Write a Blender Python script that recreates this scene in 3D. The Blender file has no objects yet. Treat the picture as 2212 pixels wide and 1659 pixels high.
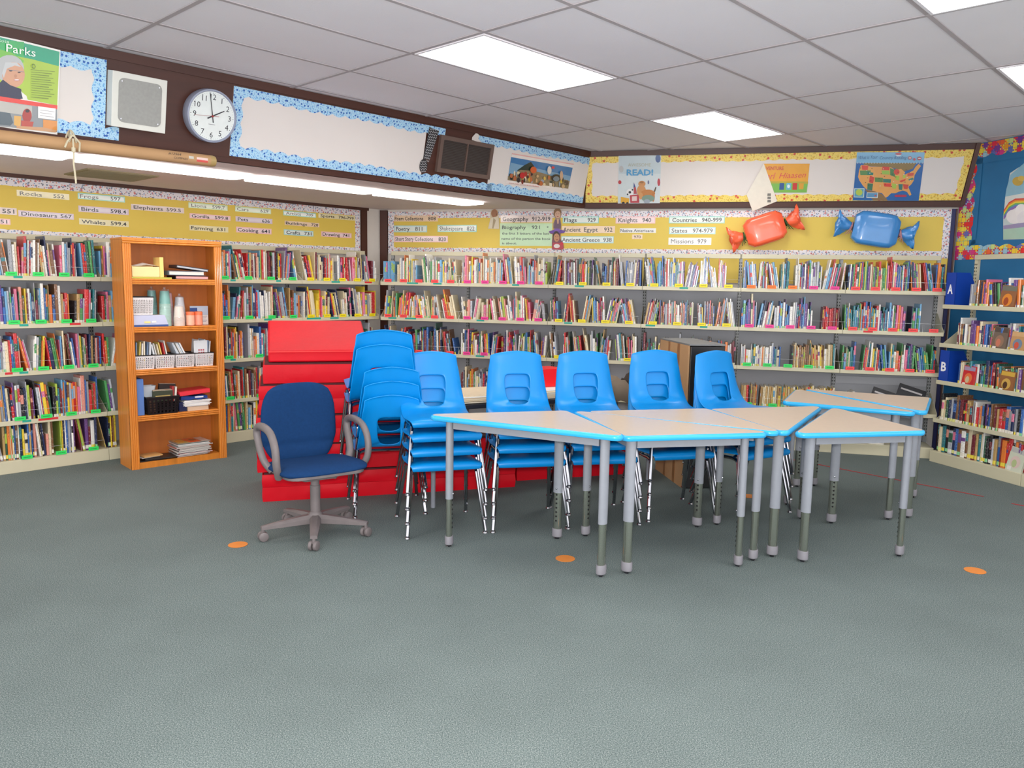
import bpy, bmesh, math, random
from mathutils import Vector, Matrix
C = bpy.context.scene.collection
PI = math.pi
# ------------------------------------------------------------------ camera, world, exposure
F_PX, CH = 1713.6, 1.516
pit, rol, YAW = math.radians(7.256), math.radians(0.9906), 43.49
fwd = Vector((0, math.cos(pit), -math.sin(pit))); up0 = Vector((0, math.sin(pit), math.cos(pit))); rt0 = Vector((1, 0, 0))
rt = math.cos(rol)*rt0 + math.sin(rol)*up0
up = -math.sin(rol)*rt0 + math.cos(rol)*up0
cam_d = bpy.data.cameras.new('camera'); cam = bpy.data.objects.new('camera', cam_d); C.objects.link(cam)
cam_d.sensor_fit = 'HORIZONTAL'; cam_d.sensor_width = 36.0; cam_d.lens = 36.0*F_PX/2212
cam_d.clip_start = 0.05; cam_d.clip_end = 100
cam.matrix_world = Matrix(((rt.x, up.x, -fwd.x, 0), (rt.y, up.y, -fwd.y, 0), (rt.z, up.z, -fwd.z, CH), (0, 0, 0, 1)))
sc = bpy.context.scene; sc.camera = cam
sc.view_settings.view_transform = 'Standard'; sc.view_settings.look = 'None'
sc.view_settings.gamma = 1.0; sc.view_settings.use_curve_mapping = False
sc.view_settings.exposure = 0.78
wd = bpy.data.worlds.new('world'); sc.world = wd; wd.use_nodes = True
wd.node_tree.nodes['Background'].inputs[0].default_value = (0.96, 0.96, 1.0, 1)
wd.node_tree.nodes['Background'].inputs[1].default_value = 1.35
LAMP_E, STRIP_E = 5.2, 4.2
# the photographer's flash, just above the lens
fl_d = bpy.data.lights.new('camera_flash', 'AREA'); fl_d.shape = 'RECTANGLE'; fl_d.size = 0.16; fl_d.size_y = 0.10; fl_d.energy = 72; fl_d.color = (1.0, 0.97, 0.94)
fl_o = bpy.data.objects.new('camera_flash', fl_d); C.objects.link(fl_o); fl_o.matrix_world = cam.matrix_world @ Matrix.Translation((0.0, 0.09, 0.0)) @ Matrix.Rotation(math.radians(4), 4, 'X')

# ------------------------------------------------------------------ helpers
def lin(c):
    if isinstance(c, str):
        c = tuple(int(c[i:i+2], 16) for i in (0, 2, 4))
    return tuple(((v/255)/12.92 if v/255 <= 0.04045 else ((v/255+0.055)/1.055)**2.4) for v in c)
def ray(px, py):
    return (px-1106)/F_PX*rt - (py-829.5)/F_PX*up + fwd
def floor_at(px, py, z=0.0):
    d = ray(px, py); t = (z-CH)/d.z; return Vector((d.x*t, d.y*t, z))
def wall_dirs(w):
    a = math.radians(YAW + {'L': 0, 'B': 60, 'R': 120}[w])
    return Vector((math.sin(a), math.cos(a), 0)), Vector((-math.cos(a), math.sin(a), 0))
class Frame:
    """a plane in the room: origin, x to the right, y up, z towards the room"""
    def __init__(s, o, x, y):
        s.o = Vector(o); s.x = Vector(x).normalized(); s.y = Vector(y).normalized(); s.z = s.x.cross(s.y)
    def at(s, px, py):
        d = ray(px, py); cp = Vector((0, 0, CH)); t = (s.o-cp).dot(s.z)/d.dot(s.z); p = cp+d*t-s.o
        return (p.dot(s.x), p.dot(s.y))
    def pt(s, x, y, z=0.0): return s.o + s.x*x + s.y*y + s.z*z
    def mat(s, x=0, y=0, z=0):
        p = s.pt(x, y, z)
        return Matrix(((s.x.x, s.y.x, s.z.x, p.x), (s.x.y, s.y.y, s.z.y, p.y), (s.x.z, s.y.z, s.z.z, p.z), (0, 0, 0, 1)))
def wall_frame(w, out, z0=0.0):
    u, n = wall_dirs(w); return Frame(n*out + Vector((0, 0, z0)), u, (0, 0, 1))
def tilt_frame(w, o_bot, z_bot, o_top, z_top):
    u, n = wall_dirs(w); b = n*o_bot + Vector((0, 0, z_bot)); t = n*o_top + Vector((0, 0, z_top))
    return Frame(b, u, t-b)
def wpt(w, a, o, z):
    u, n = wall_dirs(w); return u*a + n*o + Vector((0, 0, z))
def isect(w1, o1, w2, o2):
    n1 = wall_dirs(w1)[1]; n2 = wall_dirs(w2)[1]; d = n1.x*n2.y-n1.y*n2.x
    return Vector(((o1*n2.y-o2*n1.y)/d, (n1.x*o2-n2.x*o1)/d, 0))

MATS = {}
def mat(name, col=(128, 128, 128), rough=0.6, metal=0.0, coat=0.0, var=0.0, scale=8.0, bump=0.0, bscale=60.0, emit=None, es=0.0, attr=False, stretch=None, trans=0.0, alpha=1.0, spec=0.5):
    if name in MATS: return MATS[name]
    m = bpy.data.materials.new(name); m.use_nodes = True; nt = m.node_tree; b = nt.nodes['Principled BSDF']
    b.inputs['Roughness'].default_value = rough; b.inputs['Metallic'].default_value = metal
    b.inputs['Coat Weight'].default_value = coat; b.inputs['Coat Roughness'].default_value = 0.08
    b.inputs['Specular IOR Level'].default_value = spec
    b.inputs['Transmission Weight'].default_value = trans; b.inputs['Alpha'].default_value = alpha
    c = lin(col); b.inputs['Base Color'].default_value = (*c, 1)
    tc = nt.nodes.new('ShaderNodeTexCoord')
    src = None
    if attr:
        a = nt.nodes.new('ShaderNodeAttribute'); a.attribute_name = 'Col'; src = a.outputs['Color']
        nt.links.new(src, b.inputs['Base Color'])
    if var:
        n = nt.nodes.new('ShaderNodeTexNoise'); n.inputs['Scale'].default_value = scale; n.inputs['Detail'].default_value = 4
        if stretch:
            mp = nt.nodes.new('ShaderNodeMapping'); mp.inputs['Scale'].default_value = stretch
            nt.links.new(tc.outputs['Object'], mp.inputs[0]); nt.links.new(mp.outputs[0], n.inputs[0])
        else: nt.links.new(tc.outputs['Object'], n.inputs[0])
        r = nt.nodes.new('ShaderNodeMapRange'); r.inputs[1].default_value = 0.3; r.inputs[2].default_value = 0.7
        r.inputs[3].default_value = 1-var; r.inputs[4].default_value = 1+var
        nt.links.new(n.outputs[0], r.inputs[0])
        v = nt.nodes.new('ShaderNodeVectorMath'); v.operation = 'SCALE'
        if src: nt.links.new(src, v.inputs[0])
        else: v.inputs[0].default_value = c
        nt.links.new(r.outputs[0], v.inputs['Scale']); nt.links.new(v.outputs[0], b.inputs['Base Color'])
    if bump:
        n = nt.nodes.new('ShaderNodeTexNoise'); n.inputs['Scale'].default_value = bscale; n.inputs['Detail'].default_value = 3
        nt.links.new(tc.outputs['Object'], n.inputs[0])
        bp = nt.nodes.new('ShaderNodeBump'); bp.inputs['Strength'].default_value = bump; bp.inputs['Distance'].default_value = 0.004
        nt.links.new(n.outputs[0], bp.inputs['Height']); nt.links.new(bp.outputs[0], b.inputs['Normal'])
    if emit:
        b.inputs['Emission Color'].default_value = (*lin(emit), 1); b.inputs['Emission Strength'].default_value = es
    MATS[name] = m; return m

class MB:
    def __init__(s): s.v = []; s.f = []; s.m = []; s.c = []; s.M = Matrix.Identity(4); s.col = (1, 1, 1, 1); s.mi = 0
    def add(s, vs, fs, col=None, mi=None, cols=None):
        o = len(s.v); s.v += [tuple(s.M @ Vector(v)) for v in vs]
        for i, f in enumerate(fs):
            s.f.append(tuple(o+j for j in f)); s.m.append(s.mi if mi is None else mi)
            s.c.append(cols[i] if cols else (s.col if col is None else col))
        return s
    def box(s, a, b, **k):
        x0, y0, z0 = a; x1, y1, z1 = b
        return s.add([(x0, y0, z0), (x1, y0, z0), (x1, y1, z0), (x0, y1, z0), (x0, y0, z1), (x1, y0, z1), (x1, y1, z1), (x0, y1, z1)],
                     [(0, 3, 2, 1), (4, 5, 6, 7), (0, 1, 5, 4), (1, 2, 6, 5), (2, 3, 7, 6), (3, 0, 4, 7)], **k)
    def prism(s, poly, z0, z1, **k):
        """poly in xy extruded in z"""
        n = len(poly); ar = sum(poly[i][0]*poly[(i+1) % n][1]-poly[(i+1) % n][0]*poly[i][1] for i in range(n))
        if ar < 0: poly = poly[::-1]
        return s.add([(x, y, z0) for x, y in poly]+[(x, y, z1) for x, y in poly],
                     [tuple(range(n-1, -1, -1)), tuple(range(n, 2*n))]+[(i, (i+1) % n, n+(i+1) % n, n+i) for i in range(n)], **k)
    def flat(s, poly, z, **k):
        n = len(poly); ar = sum(poly[i][0]*poly[(i+1) % n][1]-poly[(i+1) % n][0]*poly[i][1] for i in range(n))
        if ar < 0: poly = poly[::-1]
        return s.add([(x, y, z) for x, y in poly], [tuple(range(n))], **k)
    def tube(s, pts, r, n=10, closed=False, r2=None, **k):
        """tube along pts, r a number or list; r2 second half axis"""
        pts = [Vector(p) for p in pts]; N = len(pts); rs = r if isinstance(r, (list, tuple)) else [r]*N
        vs = []; prev = None
        for i, p in enumerate(pts):
            if closed: t = pts[(i+1) % N]-pts[i-1]
            else: t = (pts[min(i+1, N-1)]-pts[max(i-1, 0)])
            t.normalize()
            if prev is None:
                a = Vector((0, 0, 1)) if abs(t.z) < 0.9 else Vector((1, 0, 0)); prev = (a - t*a.dot(t)).normalized()
            else:
                prev = (prev - t*prev.dot(t)).normalized()
            q = t.cross(prev)
            for j in range(n):
                an = 2*PI*j/n; vs.append(p + prev*math.cos(an)*rs[i] + q*math.sin(an)*(rs[i]*(r2 if r2 else 1)))
        fs = []
        for i in range(N if closed else N-1):
            for j in range(n):
                a = i*n+j; b = i*n+(j+1) % n; c = ((i+1) % N)*n+(j+1) % n; d = ((i+1) % N)*n+j; fs.append((a, b, c, d))
        if not closed: fs += [tuple(range(n-1, -1, -1)), tuple((N-1)*n+j for j in range(n))]
        return s.add(vs, fs, **k)
    def lathe(s, prof, n=20, cx=0, cy=0, sx=1, sy=1, **k):
        """prof list of (r,z)"""
        vs = []; fs = []
        for r, z in prof:
            for j in range(n): vs.append((cx+r*sx*math.cos(2*PI*j/n), cy+r*sy*math.sin(2*PI*j/n), z))
        for i in range(len(prof)-1):
            for j in range(n): fs.append((i*n+j, i*n+(j+1) % n, (i+1)*n+(j+1) % n, (i+1)*n+j))
        fs += [tuple(range(n-1, -1, -1)), tuple((len(prof)-1)*n+j for j in range(n))]
        return s.add(vs, fs, **k)
    def grid(s, P, flip=False, **k):
        nu = len(P); nv = len(P[0]); fs = []
        for i in range(nu-1):
            for j in range(nv-1):
                f = (i*nv+j, (i+1)*nv+j, (i+1)*nv+j+1, i*nv+j+1); fs.append(f[::-1] if flip else f)
        return s.add([p for r in P for p in r], fs, **k)
    def build(s, name, mats, parent=None, smooth=False, bevel=0, sub=0, solid=0, M=None):
        me = bpy.data.meshes.new(name); me.from_pydata(s.v, [], s.f)
        if not isinstance(mats, (list, tuple)): mats = [mats]
        for m in mats: me.materials.append(m)
        for p, i in zip(me.polygons, s.m): p.material_index = i
        at = me.color_attributes.new('Col', 'FLOAT_COLOR', 'CORNER'); buf = []
        for p, c in zip(me.polygons, s.c):
            c4 = tuple(c) if len(c) == 4 else (*c, 1.0); buf += c4*p.loop_total
        at.data.foreach_set('color', buf)
        me.validate(); me.update()
        if smooth: me.shade_smooth() if smooth is True else me.shade_smooth()
        o = bpy.data.objects.new(name, me); C.objects.link(o)
        if parent: o.parent = parent
        if M is not None: o.matrix_world = M
        if solid: md = o.modifiers.new('s', 'SOLIDIFY'); md.thickness = solid; md.offset = 0
        if bevel: md = o.modifiers.new('b', 'BEVEL'); md.width = bevel; md.segments = 2; md.limit_method = 'ANGLE'; md.angle_limit = 0.7
        if sub: md = o.modifiers.new('u', 'SUBSURF'); md.levels = sub; md.render_levels = sub
        if smooth == 'auto':
            me.set_sharp_from_angle(angle=0.6)
        return o
def tag(o, label=None, cat=None, group=None, kind=None):
    if label: o['label'] = label
    if cat: o['category'] = cat
    if group: o['group'] = group
    if kind: o['kind'] = kind
    return o
def thing(name, label, cat, loc=(0, 0, 0), rz=0.0, group=None, M=None):
    o = bpy.data.objects.new(name, None); C.objects.link(o); o.empty_display_size = 0.1
    if M is not None: o.matrix_world = M
    else: o.location = loc; o.rotation_euler = (0, 0, rz)
    return tag(o, label, cat, group)
def dup(root, loc=None, rz=None, label=None, group=None, M=None):
    r = root.copy(); C.objects.link(r)
    if M is not None: r.matrix_world = M
    else: r.location = loc; r.rotation_euler = (0, 0, rz)
    if label: r['label'] = label
    if group: r['group'] = group
    for ch in list(root.children):
        c = ch.copy(); C.objects.link(c); c.parent = r
        for g in list(ch.children):
            d = g.copy(); C.objects.link(d); d.parent = c
    return r
def rrect(x0, y0, x1, y1, r, n=4):
    P = []
    for cx, cy, a0 in ((x1-r, y0+r, -90), (x1-r, y1-r, 0), (x0+r, y1-r, 90), (x0+r, y0+r, 180)):
        for i in range(n+1):
            a = math.radians(a0+90*i/n); P.append((cx+r*math.cos(a), cy+r*math.sin(a)))
    return P
def circ(cx, cy, rx, ry=None, n=20, a0=0, a1=360):
    ry = rx if ry is None else ry
    k = n if a1-a0 >= 360 else n+1
    return [(cx+rx*math.cos(math.radians(a0+(a1-a0)*i/n)), cy+ry*math.sin(math.radians(a0+(a1-a0)*i/n))) for i in range(k)]
_tc = {}
def text_mesh(t, bold=0.0, shear=0.0):
    key = (t, bold, shear)
    if key not in _tc:
        cu = bpy.data.curves.new('t', 'FONT'); cu.body = t; cu.size = 1.0; cu.offset = bold; cu.shear = shear; cu.resolution_u = 2
        o = bpy.data.objects.new('t', cu); C.objects.link(o); bpy.context.view_layer.update()
        me = bpy.data.meshes.new_from_object(o.evaluated_get(bpy.context.evaluated_depsgraph_get()))
        vs = [(v.co.x, v.co.y) for v in me.vertices]; fs = [tuple(p.vertices) for p in me.polygons]
        bpy.data.objects.remove(o); bpy.data.curves.remove(cu); bpy.data.meshes.remove(me); _tc[key] = (vs, fs)
    return _tc[key]
def put_text(mb, t, x0, x1, yb, h, z, col, bold=0.02, shear=0.0, slope=0.0):
    """text from x0 to x1, baseline yb, cap height h"""
    vs, fs = text_mesh(t, bold, shear)
    if not vs: return
    cap = max(v[1] for v in text_mesh('H', 0.0, 0.0)[0])
    a = min(v[0] for v in vs); b = max(v[0] for v in vs); sx = (x1-x0)/(b-a); sy = h/cap
    mb.add([(x0+(v[0]-a)*sx, yb+v[1]*sy+slope*(v[0]-a)*sx, z) for v in vs], fs, col=col)
ORD = ['first', 'second', 'third', 'fourth', 'fifth', 'sixth', 'seventh', 'eighth', 'ninth', 'tenth', 'eleventh', 'twelfth', 'thirteenth', 'fourteenth', 'fifteenth', 'sixteenth', 'seventeenth', 'eighteenth', 'nineteenth']
def ordw(i):
    """i from 0"""
    n = i+1
    if n < 20: return ORD[n-1]
    t = {2: 'twent', 3: 'thirt', 4: 'fort', 5: 'fift', 6: 'sixt', 7: 'sevent'}[n//10]
    return t+'ieth' if n % 10 == 0 else t+'y-'+ORD[n % 10-1]

# ------------------------------------------------------------------ materials
M_BROWN = mat('dark_brown_panelling', (72, 37, 26), 0.42, var=0.12, scale=3, stretch=(1, 1, 8))
M_WHITE = mat('white_wall_paint', (214, 208, 200), 0.7, var=0.03)
M_CREAM = mat('cream_enamel_steel', (202, 196, 168), 0.38, var=0.03, scale=2)
M_GREYP = mat('grey_back_panel', (160, 162, 168), 0.55, var=0.05, scale=2)
M_UPR = mat('grey_slotted_steel', (150, 152, 152), 0.4, metal=0.2, var=0.05)
M_CHROME = mat('chrome', (178, 178, 182), 0.10, metal=1.0, var=0.06, scale=20)
M_LEGGREY = mat('grey_powder_coat', (138, 142, 150), 0.42, var=0.03, scale=30)
M_FOOTGREY = mat('grey_plastic_collar', (126, 124, 130), 0.6, var=0.04)
M_STEEL = mat('nickel_plated_tube', (176, 180, 168), 0.16, metal=0.9, var=0.03, scale=9)
M_PRINT = mat('printed_paper', rough=0.5, attr=True, var=0.03, scale=20)
M_GLOSSP = mat('laminated_print', rough=0.22, attr=True, var=0.03, scale=12, coat=0.6, bump=0.15, bscale=9)
M_BLUEP = mat('bright_blue_plastic', (0, 132, 206), 0.36, var=0.03, scale=5, bump=0.05, bscale=300, spec=0.4)
M_BLACK = mat('black_plastic', (18, 18, 20), 0.5, var=0.1)
M_DARK = mat('dark_hole', (10, 10, 12), 0.8, var=0.05)
M_PAPER = mat('paper_pages', (214, 205, 184), 0.8, var=0.08, scale=90, stretch=(20, 1, 1))
M_OAK = mat('honey_oak_wood', (210, 128, 42), 0.42, var=0.13, scale=3.5, stretch=(9, 9, 0.6), coat=0.15)
M_OAKD = mat('honey_oak_back', (190, 110, 46), 0.5, var=0.10, scale=3.0, stretch=(7, 7, 0.5))
M_RED = mat('red_vinyl', (204, 6, 28), 0.5, var=0.07, scale=3, bump=0.9, bscale=11, spec=0.18)
M_REDSIDE = mat('red_mesh_side', (232, 42, 40), 0.6, var=0.04)
M_CARD = mat('brown_cardboard', (186, 146, 104), 0.75, var=0.05, scale=4)
M_PLAST = mat('plain_plastic', rough=0.4, attr=True, var=0.03)
M_WIRE = mat('clear_wire', (200, 204, 208), 0.25, metal=0.4, var=0.03)
M_LENS = mat('light_lens', (250, 250, 250), 0.6, emit=(255, 252, 248), es=LAMP_E)
M_STRIPL = mat('strip_lens', (250, 250, 250), 0.6, emit=(255, 250, 244), es=STRIP_E)

def carpet_mat():
    m = bpy.data.materials.new('green_grey_carpet'); m.use_nodes = True; nt = m.node_tree; b = nt.nodes['Principled BSDF']
    tc = nt.nodes.new('ShaderNodeTexCoord')
    def noise(sc_, det, rough=0.6):
        n = nt.nodes.new('ShaderNodeTexNoise'); n.inputs['Scale'].default_value = sc_; n.inputs['Detail'].default_value = det; n.inputs['Roughness'].default_value = rough
        nt.links.new(tc.outputs['Object'], n.inputs[0]); return n
    n1 = noise(230, 2, 0.6); n2 = noise(1.6, 3); n3 = noise(520, 1)
    r = nt.nodes.new('ShaderNodeValToRGB'); e = r.color_ramp.elements
    e[0].position = 0.31; e[0].color = (*lin((68, 81, 81)), 1); e[1].position = 0.74; e[1].color = (*lin((152, 158, 154)), 1)
    x = r.color_ramp.elements.new(0.5); x.color = (*lin((102, 114, 113)), 1)
    nt.links.new(n1.outputs[0], r.inputs[0])
    mr = nt.nodes.new('ShaderNodeMapRange'); mr.inputs[1].default_value = 0.3; mr.inputs[2].default_value = 0.7; mr.inputs[3].default_value = 0.92; mr.inputs[4].default_value = 1.07
    nt.links.new(n2.outputs[0], mr.inputs[0])
    v = nt.nodes.new('ShaderNodeVectorMath'); v.operation = 'SCALE'; nt.links.new(r.outputs[0], v.inputs[0]); nt.links.new(mr.outputs[0], v.inputs['Scale'])
    nt.links.new(v.outputs[0], b.inputs['Base Color']); b.inputs['Roughness'].default_value = 0.95; b.inputs['Specular IOR Level'].default_value = 0.15
    bp = nt.nodes.new('ShaderNodeBump'); bp.inputs['Strength'].default_value = 0.35; bp.inputs['Distance'].default_value = 0.003
    nt.links.new(n3.outputs[0], bp.inputs['Height']); nt.links.new(bp.outputs[0], b.inputs['Normal'])
    return m
M_CARPET = carpet_mat()
def book_mat():
    m = bpy.data.materials.new('book_cover'); m.use_nodes = True; nt = m.node_tree; b = nt.nodes['Principled BSDF']
    a = nt.nodes.new('ShaderNodeAttribute'); a.attribute_name = 'Col'; tc = nt.nodes.new('ShaderNodeTexCoord')
    mp = nt.nodes.new('ShaderNodeMapping'); mp.inputs['Scale'].default_value = (60, 60, 26)
    nt.links.new(tc.outputs['Object'], mp.inputs[0])
    n = nt.nodes.new('ShaderNodeTexNoise'); n.inputs['Scale'].default_value = 2.6; n.inputs['Detail'].default_value = 2
    nt.links.new(mp.outputs[0], n.inputs[0])
    r = nt.nodes.new('ShaderNodeMapRange'); r.inputs[1].default_value = 0.56; r.inputs[2].default_value = 0.66; r.inputs[4].default_value = 0.6
    nt.links.new(n.outputs[0], r.inputs[0])
    ml = nt.nodes.new('ShaderNodeMath'); ml.operation = 'MULTIPLY'; nt.links.new(r.outputs[0], ml.inputs[0]); nt.links.new(a.outputs['Alpha'], ml.inputs[1])
    # letters contrast with the cover: light on dark, dark on light
    bw = nt.nodes.new('ShaderNodeRGBToBW'); nt.links.new(a.outputs['Color'], bw.inputs[0])
    gt = nt.nodes.new('ShaderNodeMath'); gt.operation = 'LESS_THAN'; gt.inputs[1].default_value = 0.3; nt.links.new(bw.outputs[0], gt.inputs[0])
    cc = nt.nodes.new('ShaderNodeMix'); cc.data_type = 'RGBA'; cc.inputs[6].default_value = (0.03, 0.03, 0.05, 1); cc.inputs[7].default_value = (0.8, 0.78, 0.72, 1)
    nt.links.new(gt.outputs[0], cc.inputs[0])
    mx = nt.nodes.new('ShaderNodeMix'); mx.data_type = 'RGBA'
    nt.links.new(ml.outputs[0], mx.inputs[0]); nt.links.new(a.outputs['Color'], mx.inputs[6]); nt.links.new(cc.outputs[2], mx.inputs[7])
    nt.links.new(mx.outputs[2], b.inputs['Base Color'])
    b.inputs['Roughness'].default_value = 0.38; b.inputs['Coat Weight'].default_value = 0.4; b.inputs['Coat Roughness'].default_value = 0.18
    return m
M_BOOK = book_mat()
def dots_mat(name, base, dots, scale, thr):
    """border strip print: base colour with two sizes of round dots"""
    m = bpy.data.materials.new(name); m.use_nodes = True; nt = m.node_tree; b = nt.nodes['Principled BSDF']; tc = nt.nodes.new('ShaderNodeTexCoord')
    prev = None
    for k, (c, s_, t_) in enumerate(zip(dots, scale, thr)):
        v = nt.nodes.new('ShaderNodeTexVoronoi'); v.inputs['Scale'].default_value = s_; v.voronoi_dimensions = '2D'
        mp = nt.nodes.new('ShaderNodeMapping'); mp.inputs['Location'].default_value = (k*3.3, k*1.7, 0); nt.links.new(tc.outputs['Object'], mp.inputs[0]); nt.links.new(mp.outputs[0], v.inputs[0])
        l = nt.nodes.new('ShaderNodeMath'); l.operation = 'LESS_THAN'; l.inputs[1].default_value = t_; nt.links.new(v.outputs['Distance'], l.inputs[0])
        x = nt.nodes.new('ShaderNodeMix'); x.data_type = 'RGBA'; nt.links.new(l.outputs[0], x.inputs[0])
        if prev: nt.links.new(prev, x.inputs[6])
        else: x.inputs[6].default_value = (*lin(base), 1)
        x.inputs[7].default_value = (*lin(c), 1); prev = x.outputs[2]
    nt.links.new(prev, b.inputs['Base Color']); b.inputs['Roughness'].default_value = 0.45
    return m
M_BLUEB = dots_mat('blue_dotted_border', (176, 216, 240), [(122, 182, 228), (44, 96, 178), (80, 130, 204)], [40, 26, 70], [0.2, 0.17, 0.16])
M_YELB = dots_mat('yellow_dotted_border', (240, 212, 104), [(222, 180, 60), (208, 70, 50), (150, 120, 50)], [26, 12, 50], [0.22, 0.13, 0.13])
M_KIDB = dots_mat('white_doodle_border', (228, 224, 228), [(206, 120, 124), (130, 138, 156), (84, 84, 92), (220, 160, 140), (150, 170, 206)], [17, 21, 34, 24, 27], [0.15, 0.15, 0.13, 0.13, 0.14])
M_WPAPER = mat('white_butcher_paper', (226, 219, 214), 0.6, var=0.03, scale=1.5, bump=0.5, bscale=2.2)
M_YPAPER = mat('yellow_butcher_paper', (224, 196, 84), 0.55, var=0.04, scale=1.5, bump=0.4, bscale=2.5)
M_BPAPER = mat('blue_butcher_paper', (38, 112, 162), 0.6, var=0.08, scale=4, bump=0.4, bscale=3)

# ------------------------------------------------------------------ the room
ZC, ZL = 2.839, 2.29
O_SLT, O_SLB, O_SBT, O_SBB = 5.09, 5.20, 8.13, 8.24
O_L, O_B, O_R = 7.18, 8.30, 6.10
def P3(v, z): return (v.x, v.y, z)
def struct(name, mb, m, **k):
    return tag(mb.build(name, m, **k), kind='structure')
cLB = isect('L', O_L, 'B', O_B); cBR = isect('B', O_B, 'R', O_R)
L0 = wpt('L', -3.0, O_L, 0); R0 = wpt('R', -1.2, O_R, 0)
room = [(-7.3, -3.0), (R0.x, -3.0), (R0.x, R0.y), (cBR.x, cBR.y), (cLB.x, cLB.y), (L0.x, L0.y)]
mb = MB(); mb.prism(room, -0.05, 0.0); struct('floor', mb, M_CARPET)
M_TILE = mat('ceiling_tile', (238, 234, 238), 0.9, var=0.03, scale=1.2, bump=0.2, bscale=120)
sT = isect('L', O_SLT, 'B', O_SBT); sB = isect('L', O_SLB, 'B', O_SBB); rT = isect('B', O_SBT, 'R', O_R); rB = isect('B', O_SBB, 'R', O_R)
S0 = wpt('L', -3.0, O_SLT, 0); S0b = wpt('L', -3.0, O_SLB, 0)
cpoly = [(R0.x, -3.0), (R0.x, R0.y), (rT.x, rT.y), (sT.x, sT.y), (S0.x, S0.y), (-7.3, -3.0)]
mb = MB(); mb.prism(cpoly, ZC, ZC+0.04); struct('ceiling', mb, M_TILE)
M_LOWC = mat('painted_low_ceiling', (238, 226, 224), 0.8, var=0.03, scale=2)
cSB = isect('L', O_SLB, 'B', O_B)
mb = MB(); mb.prism([(S0b.x, S0b.y), (cSB.x, cSB.y), (cLB.x, cLB.y), (L0.x, L0.y)], ZL, ZL+0.04); struct('ceiling', mb, M_LOWC)
def wallquad(name, p, q, z0, z1, m, nrm, th=0.06):
    n = Vector(nrm); mb = MB()
    mb.prism([(p.x, p.y), (q.x, q.y), (q.x+n.x*th, q.y+n.y*th), (p.x+n.x*th, p.y+n.y*th)], z0, z1); return struct(name, mb, m)
wallquad('wall_left', L0, cLB, 0, ZL+0.04, M_WHITE, wall_dirs('L')[1])
wallquad('wall_back', cLB, cBR, 0, 2.34, M_WHITE, wall_dirs('B')[1])
wallquad('wall_right', cBR, R0, 0, ZC+0.04, M_WHITE, wall_dirs('R')[1])
nL, nB = wall_dirs('L')[1], wall_dirs('B')[1]
def slope_wall(name, b0, b1, t0, t1, zb, zt, n):
    vs = [P3(b0, zb), P3(b1, zb), P3(t1, zt), P3(t0, zt)]
    ws = [(v[0]+n.x*0.03, v[1]+n.y*0.03, v[2]) for v in vs]
    mb = MB(); mb.add(vs+ws, [(0, 1, 2, 3), (7, 6, 5, 4), (0, 4, 5, 1), (1, 5, 6, 2), (2, 6, 7, 3), (3, 7, 4, 0)]); return struct(name, mb, M_BROWN)
slope_wall('wall_left_upper', S0b, sB, S0, sT, ZL, ZC, nL)
slope_wall('wall_back_upper', sB, rB, sT, rT, 2.30, ZC, nB)
FSL = tilt_frame('L', O_SLB, ZL, O_SLT, ZC); FSB = tilt_frame('B', O_SBB, 2.30, O_SBT, ZC)
FWL = wall_frame('L', O_L-0.012); FWB = wall_frame('B', O_B-0.012); FWR = wall_frame('R', O_R-0.004)
# underside of the tilted back face, brown trims
ti = [0]
def trim(mb, m=M_BROWN, M=None):
    ti[0] += 1; return struct('trim_%d' % ti[0], mb, m, M=M)
def strip_on(fr, x0, y0, x1, y1, th, m=M_BROWN):
    mb = MB(); mb.box((x0, y0, 0), (x1, y1, th)); return trim(mb, m, fr.mat())
def axy(fr, v): p = v-fr.o; return p.dot(fr.x)
xs0 = axy(FSL, Vector((sB.x, sB.y, ZL))); xs1 = axy(FSB, Vector((rB.x, rB.y, 2.3))); xb0 = axy(FSB, Vector((sB.x, sB.y, 2.3)))
hS = (FSL.pt(0, 1)-FSL.pt(0, 0)).length
HF = math.hypot(ZC-ZL, O_SLB-O_SLT)
strip_on(FSL, -3.0, HF-0.052, xs0-0.02, HF-0.002, 0.016)
strip_on(FSL, -3.0, 0.0, xs0-0.02, 0.035, 0.016)
HB = math.hypot(ZC-2.30, O_SBB-O_SBT)
strip_on(FSB, xb0+0.05, HB-0.05, xs1-0.02, HB-0.002, 0.016)
strip_on(FSB, xb0+0.02, -0.005, xs1-0.02, 0.036, 0.016)
kx = (axy(FSB, Vector((rT.x, rT.y, ZC)))-xs1)/HB
mb = MB(); mb.prism([(-0.04, 0), (-0.004, 0), (-0.004+kx*HB, HB), (-0.04+kx*HB, HB)], 0, 0.02); trim(mb, M_BROWN, FSB.mat(xs1, 0, 0))
mb = MB(); u_, n_ = wall_dirs('B')
mb.prism([(sB.x, sB.y), (rB.x, rB.y), tuple((isect('B', O_B, 'R', O_R)).xy), tuple(cSB.xy)], 2.285, 2.30); trim(mb)
# wall-top trims below the low ceiling and posts at the corners
strip_on(FWL, -3.0, ZL-0.028, 5.245, ZL, 0.02)
x780 = FWL.at(779, 495)[0]; x790 = FWL.at(791, 495)[0]
strip_on(FWL, x780, 0.0, x790, ZL-0.028, 0.02)
xa = FWB.at(823, 495)[0]; xb = FWB.at(838, 495)[0]
strip_on(FWB, xa, 0.0, xb, ZL-0.01, 0.03)
M_NAVY = mat('navy_trim_paint', (20, 26, 84), 0.5, var=0.05)
xc = FWB.at(2052, 500)[0]; xd = FWB.at(2060, 500)[0]
strip_on(FWB, xc, 0.0, xd, 2.27, 0.02, M_NAVY)
strip_on(FWB, xd, 0.0, axy(FWB, Vector((cBR.x, cBR.y, 0)))-0.01, 2.27, 0.03)
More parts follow.
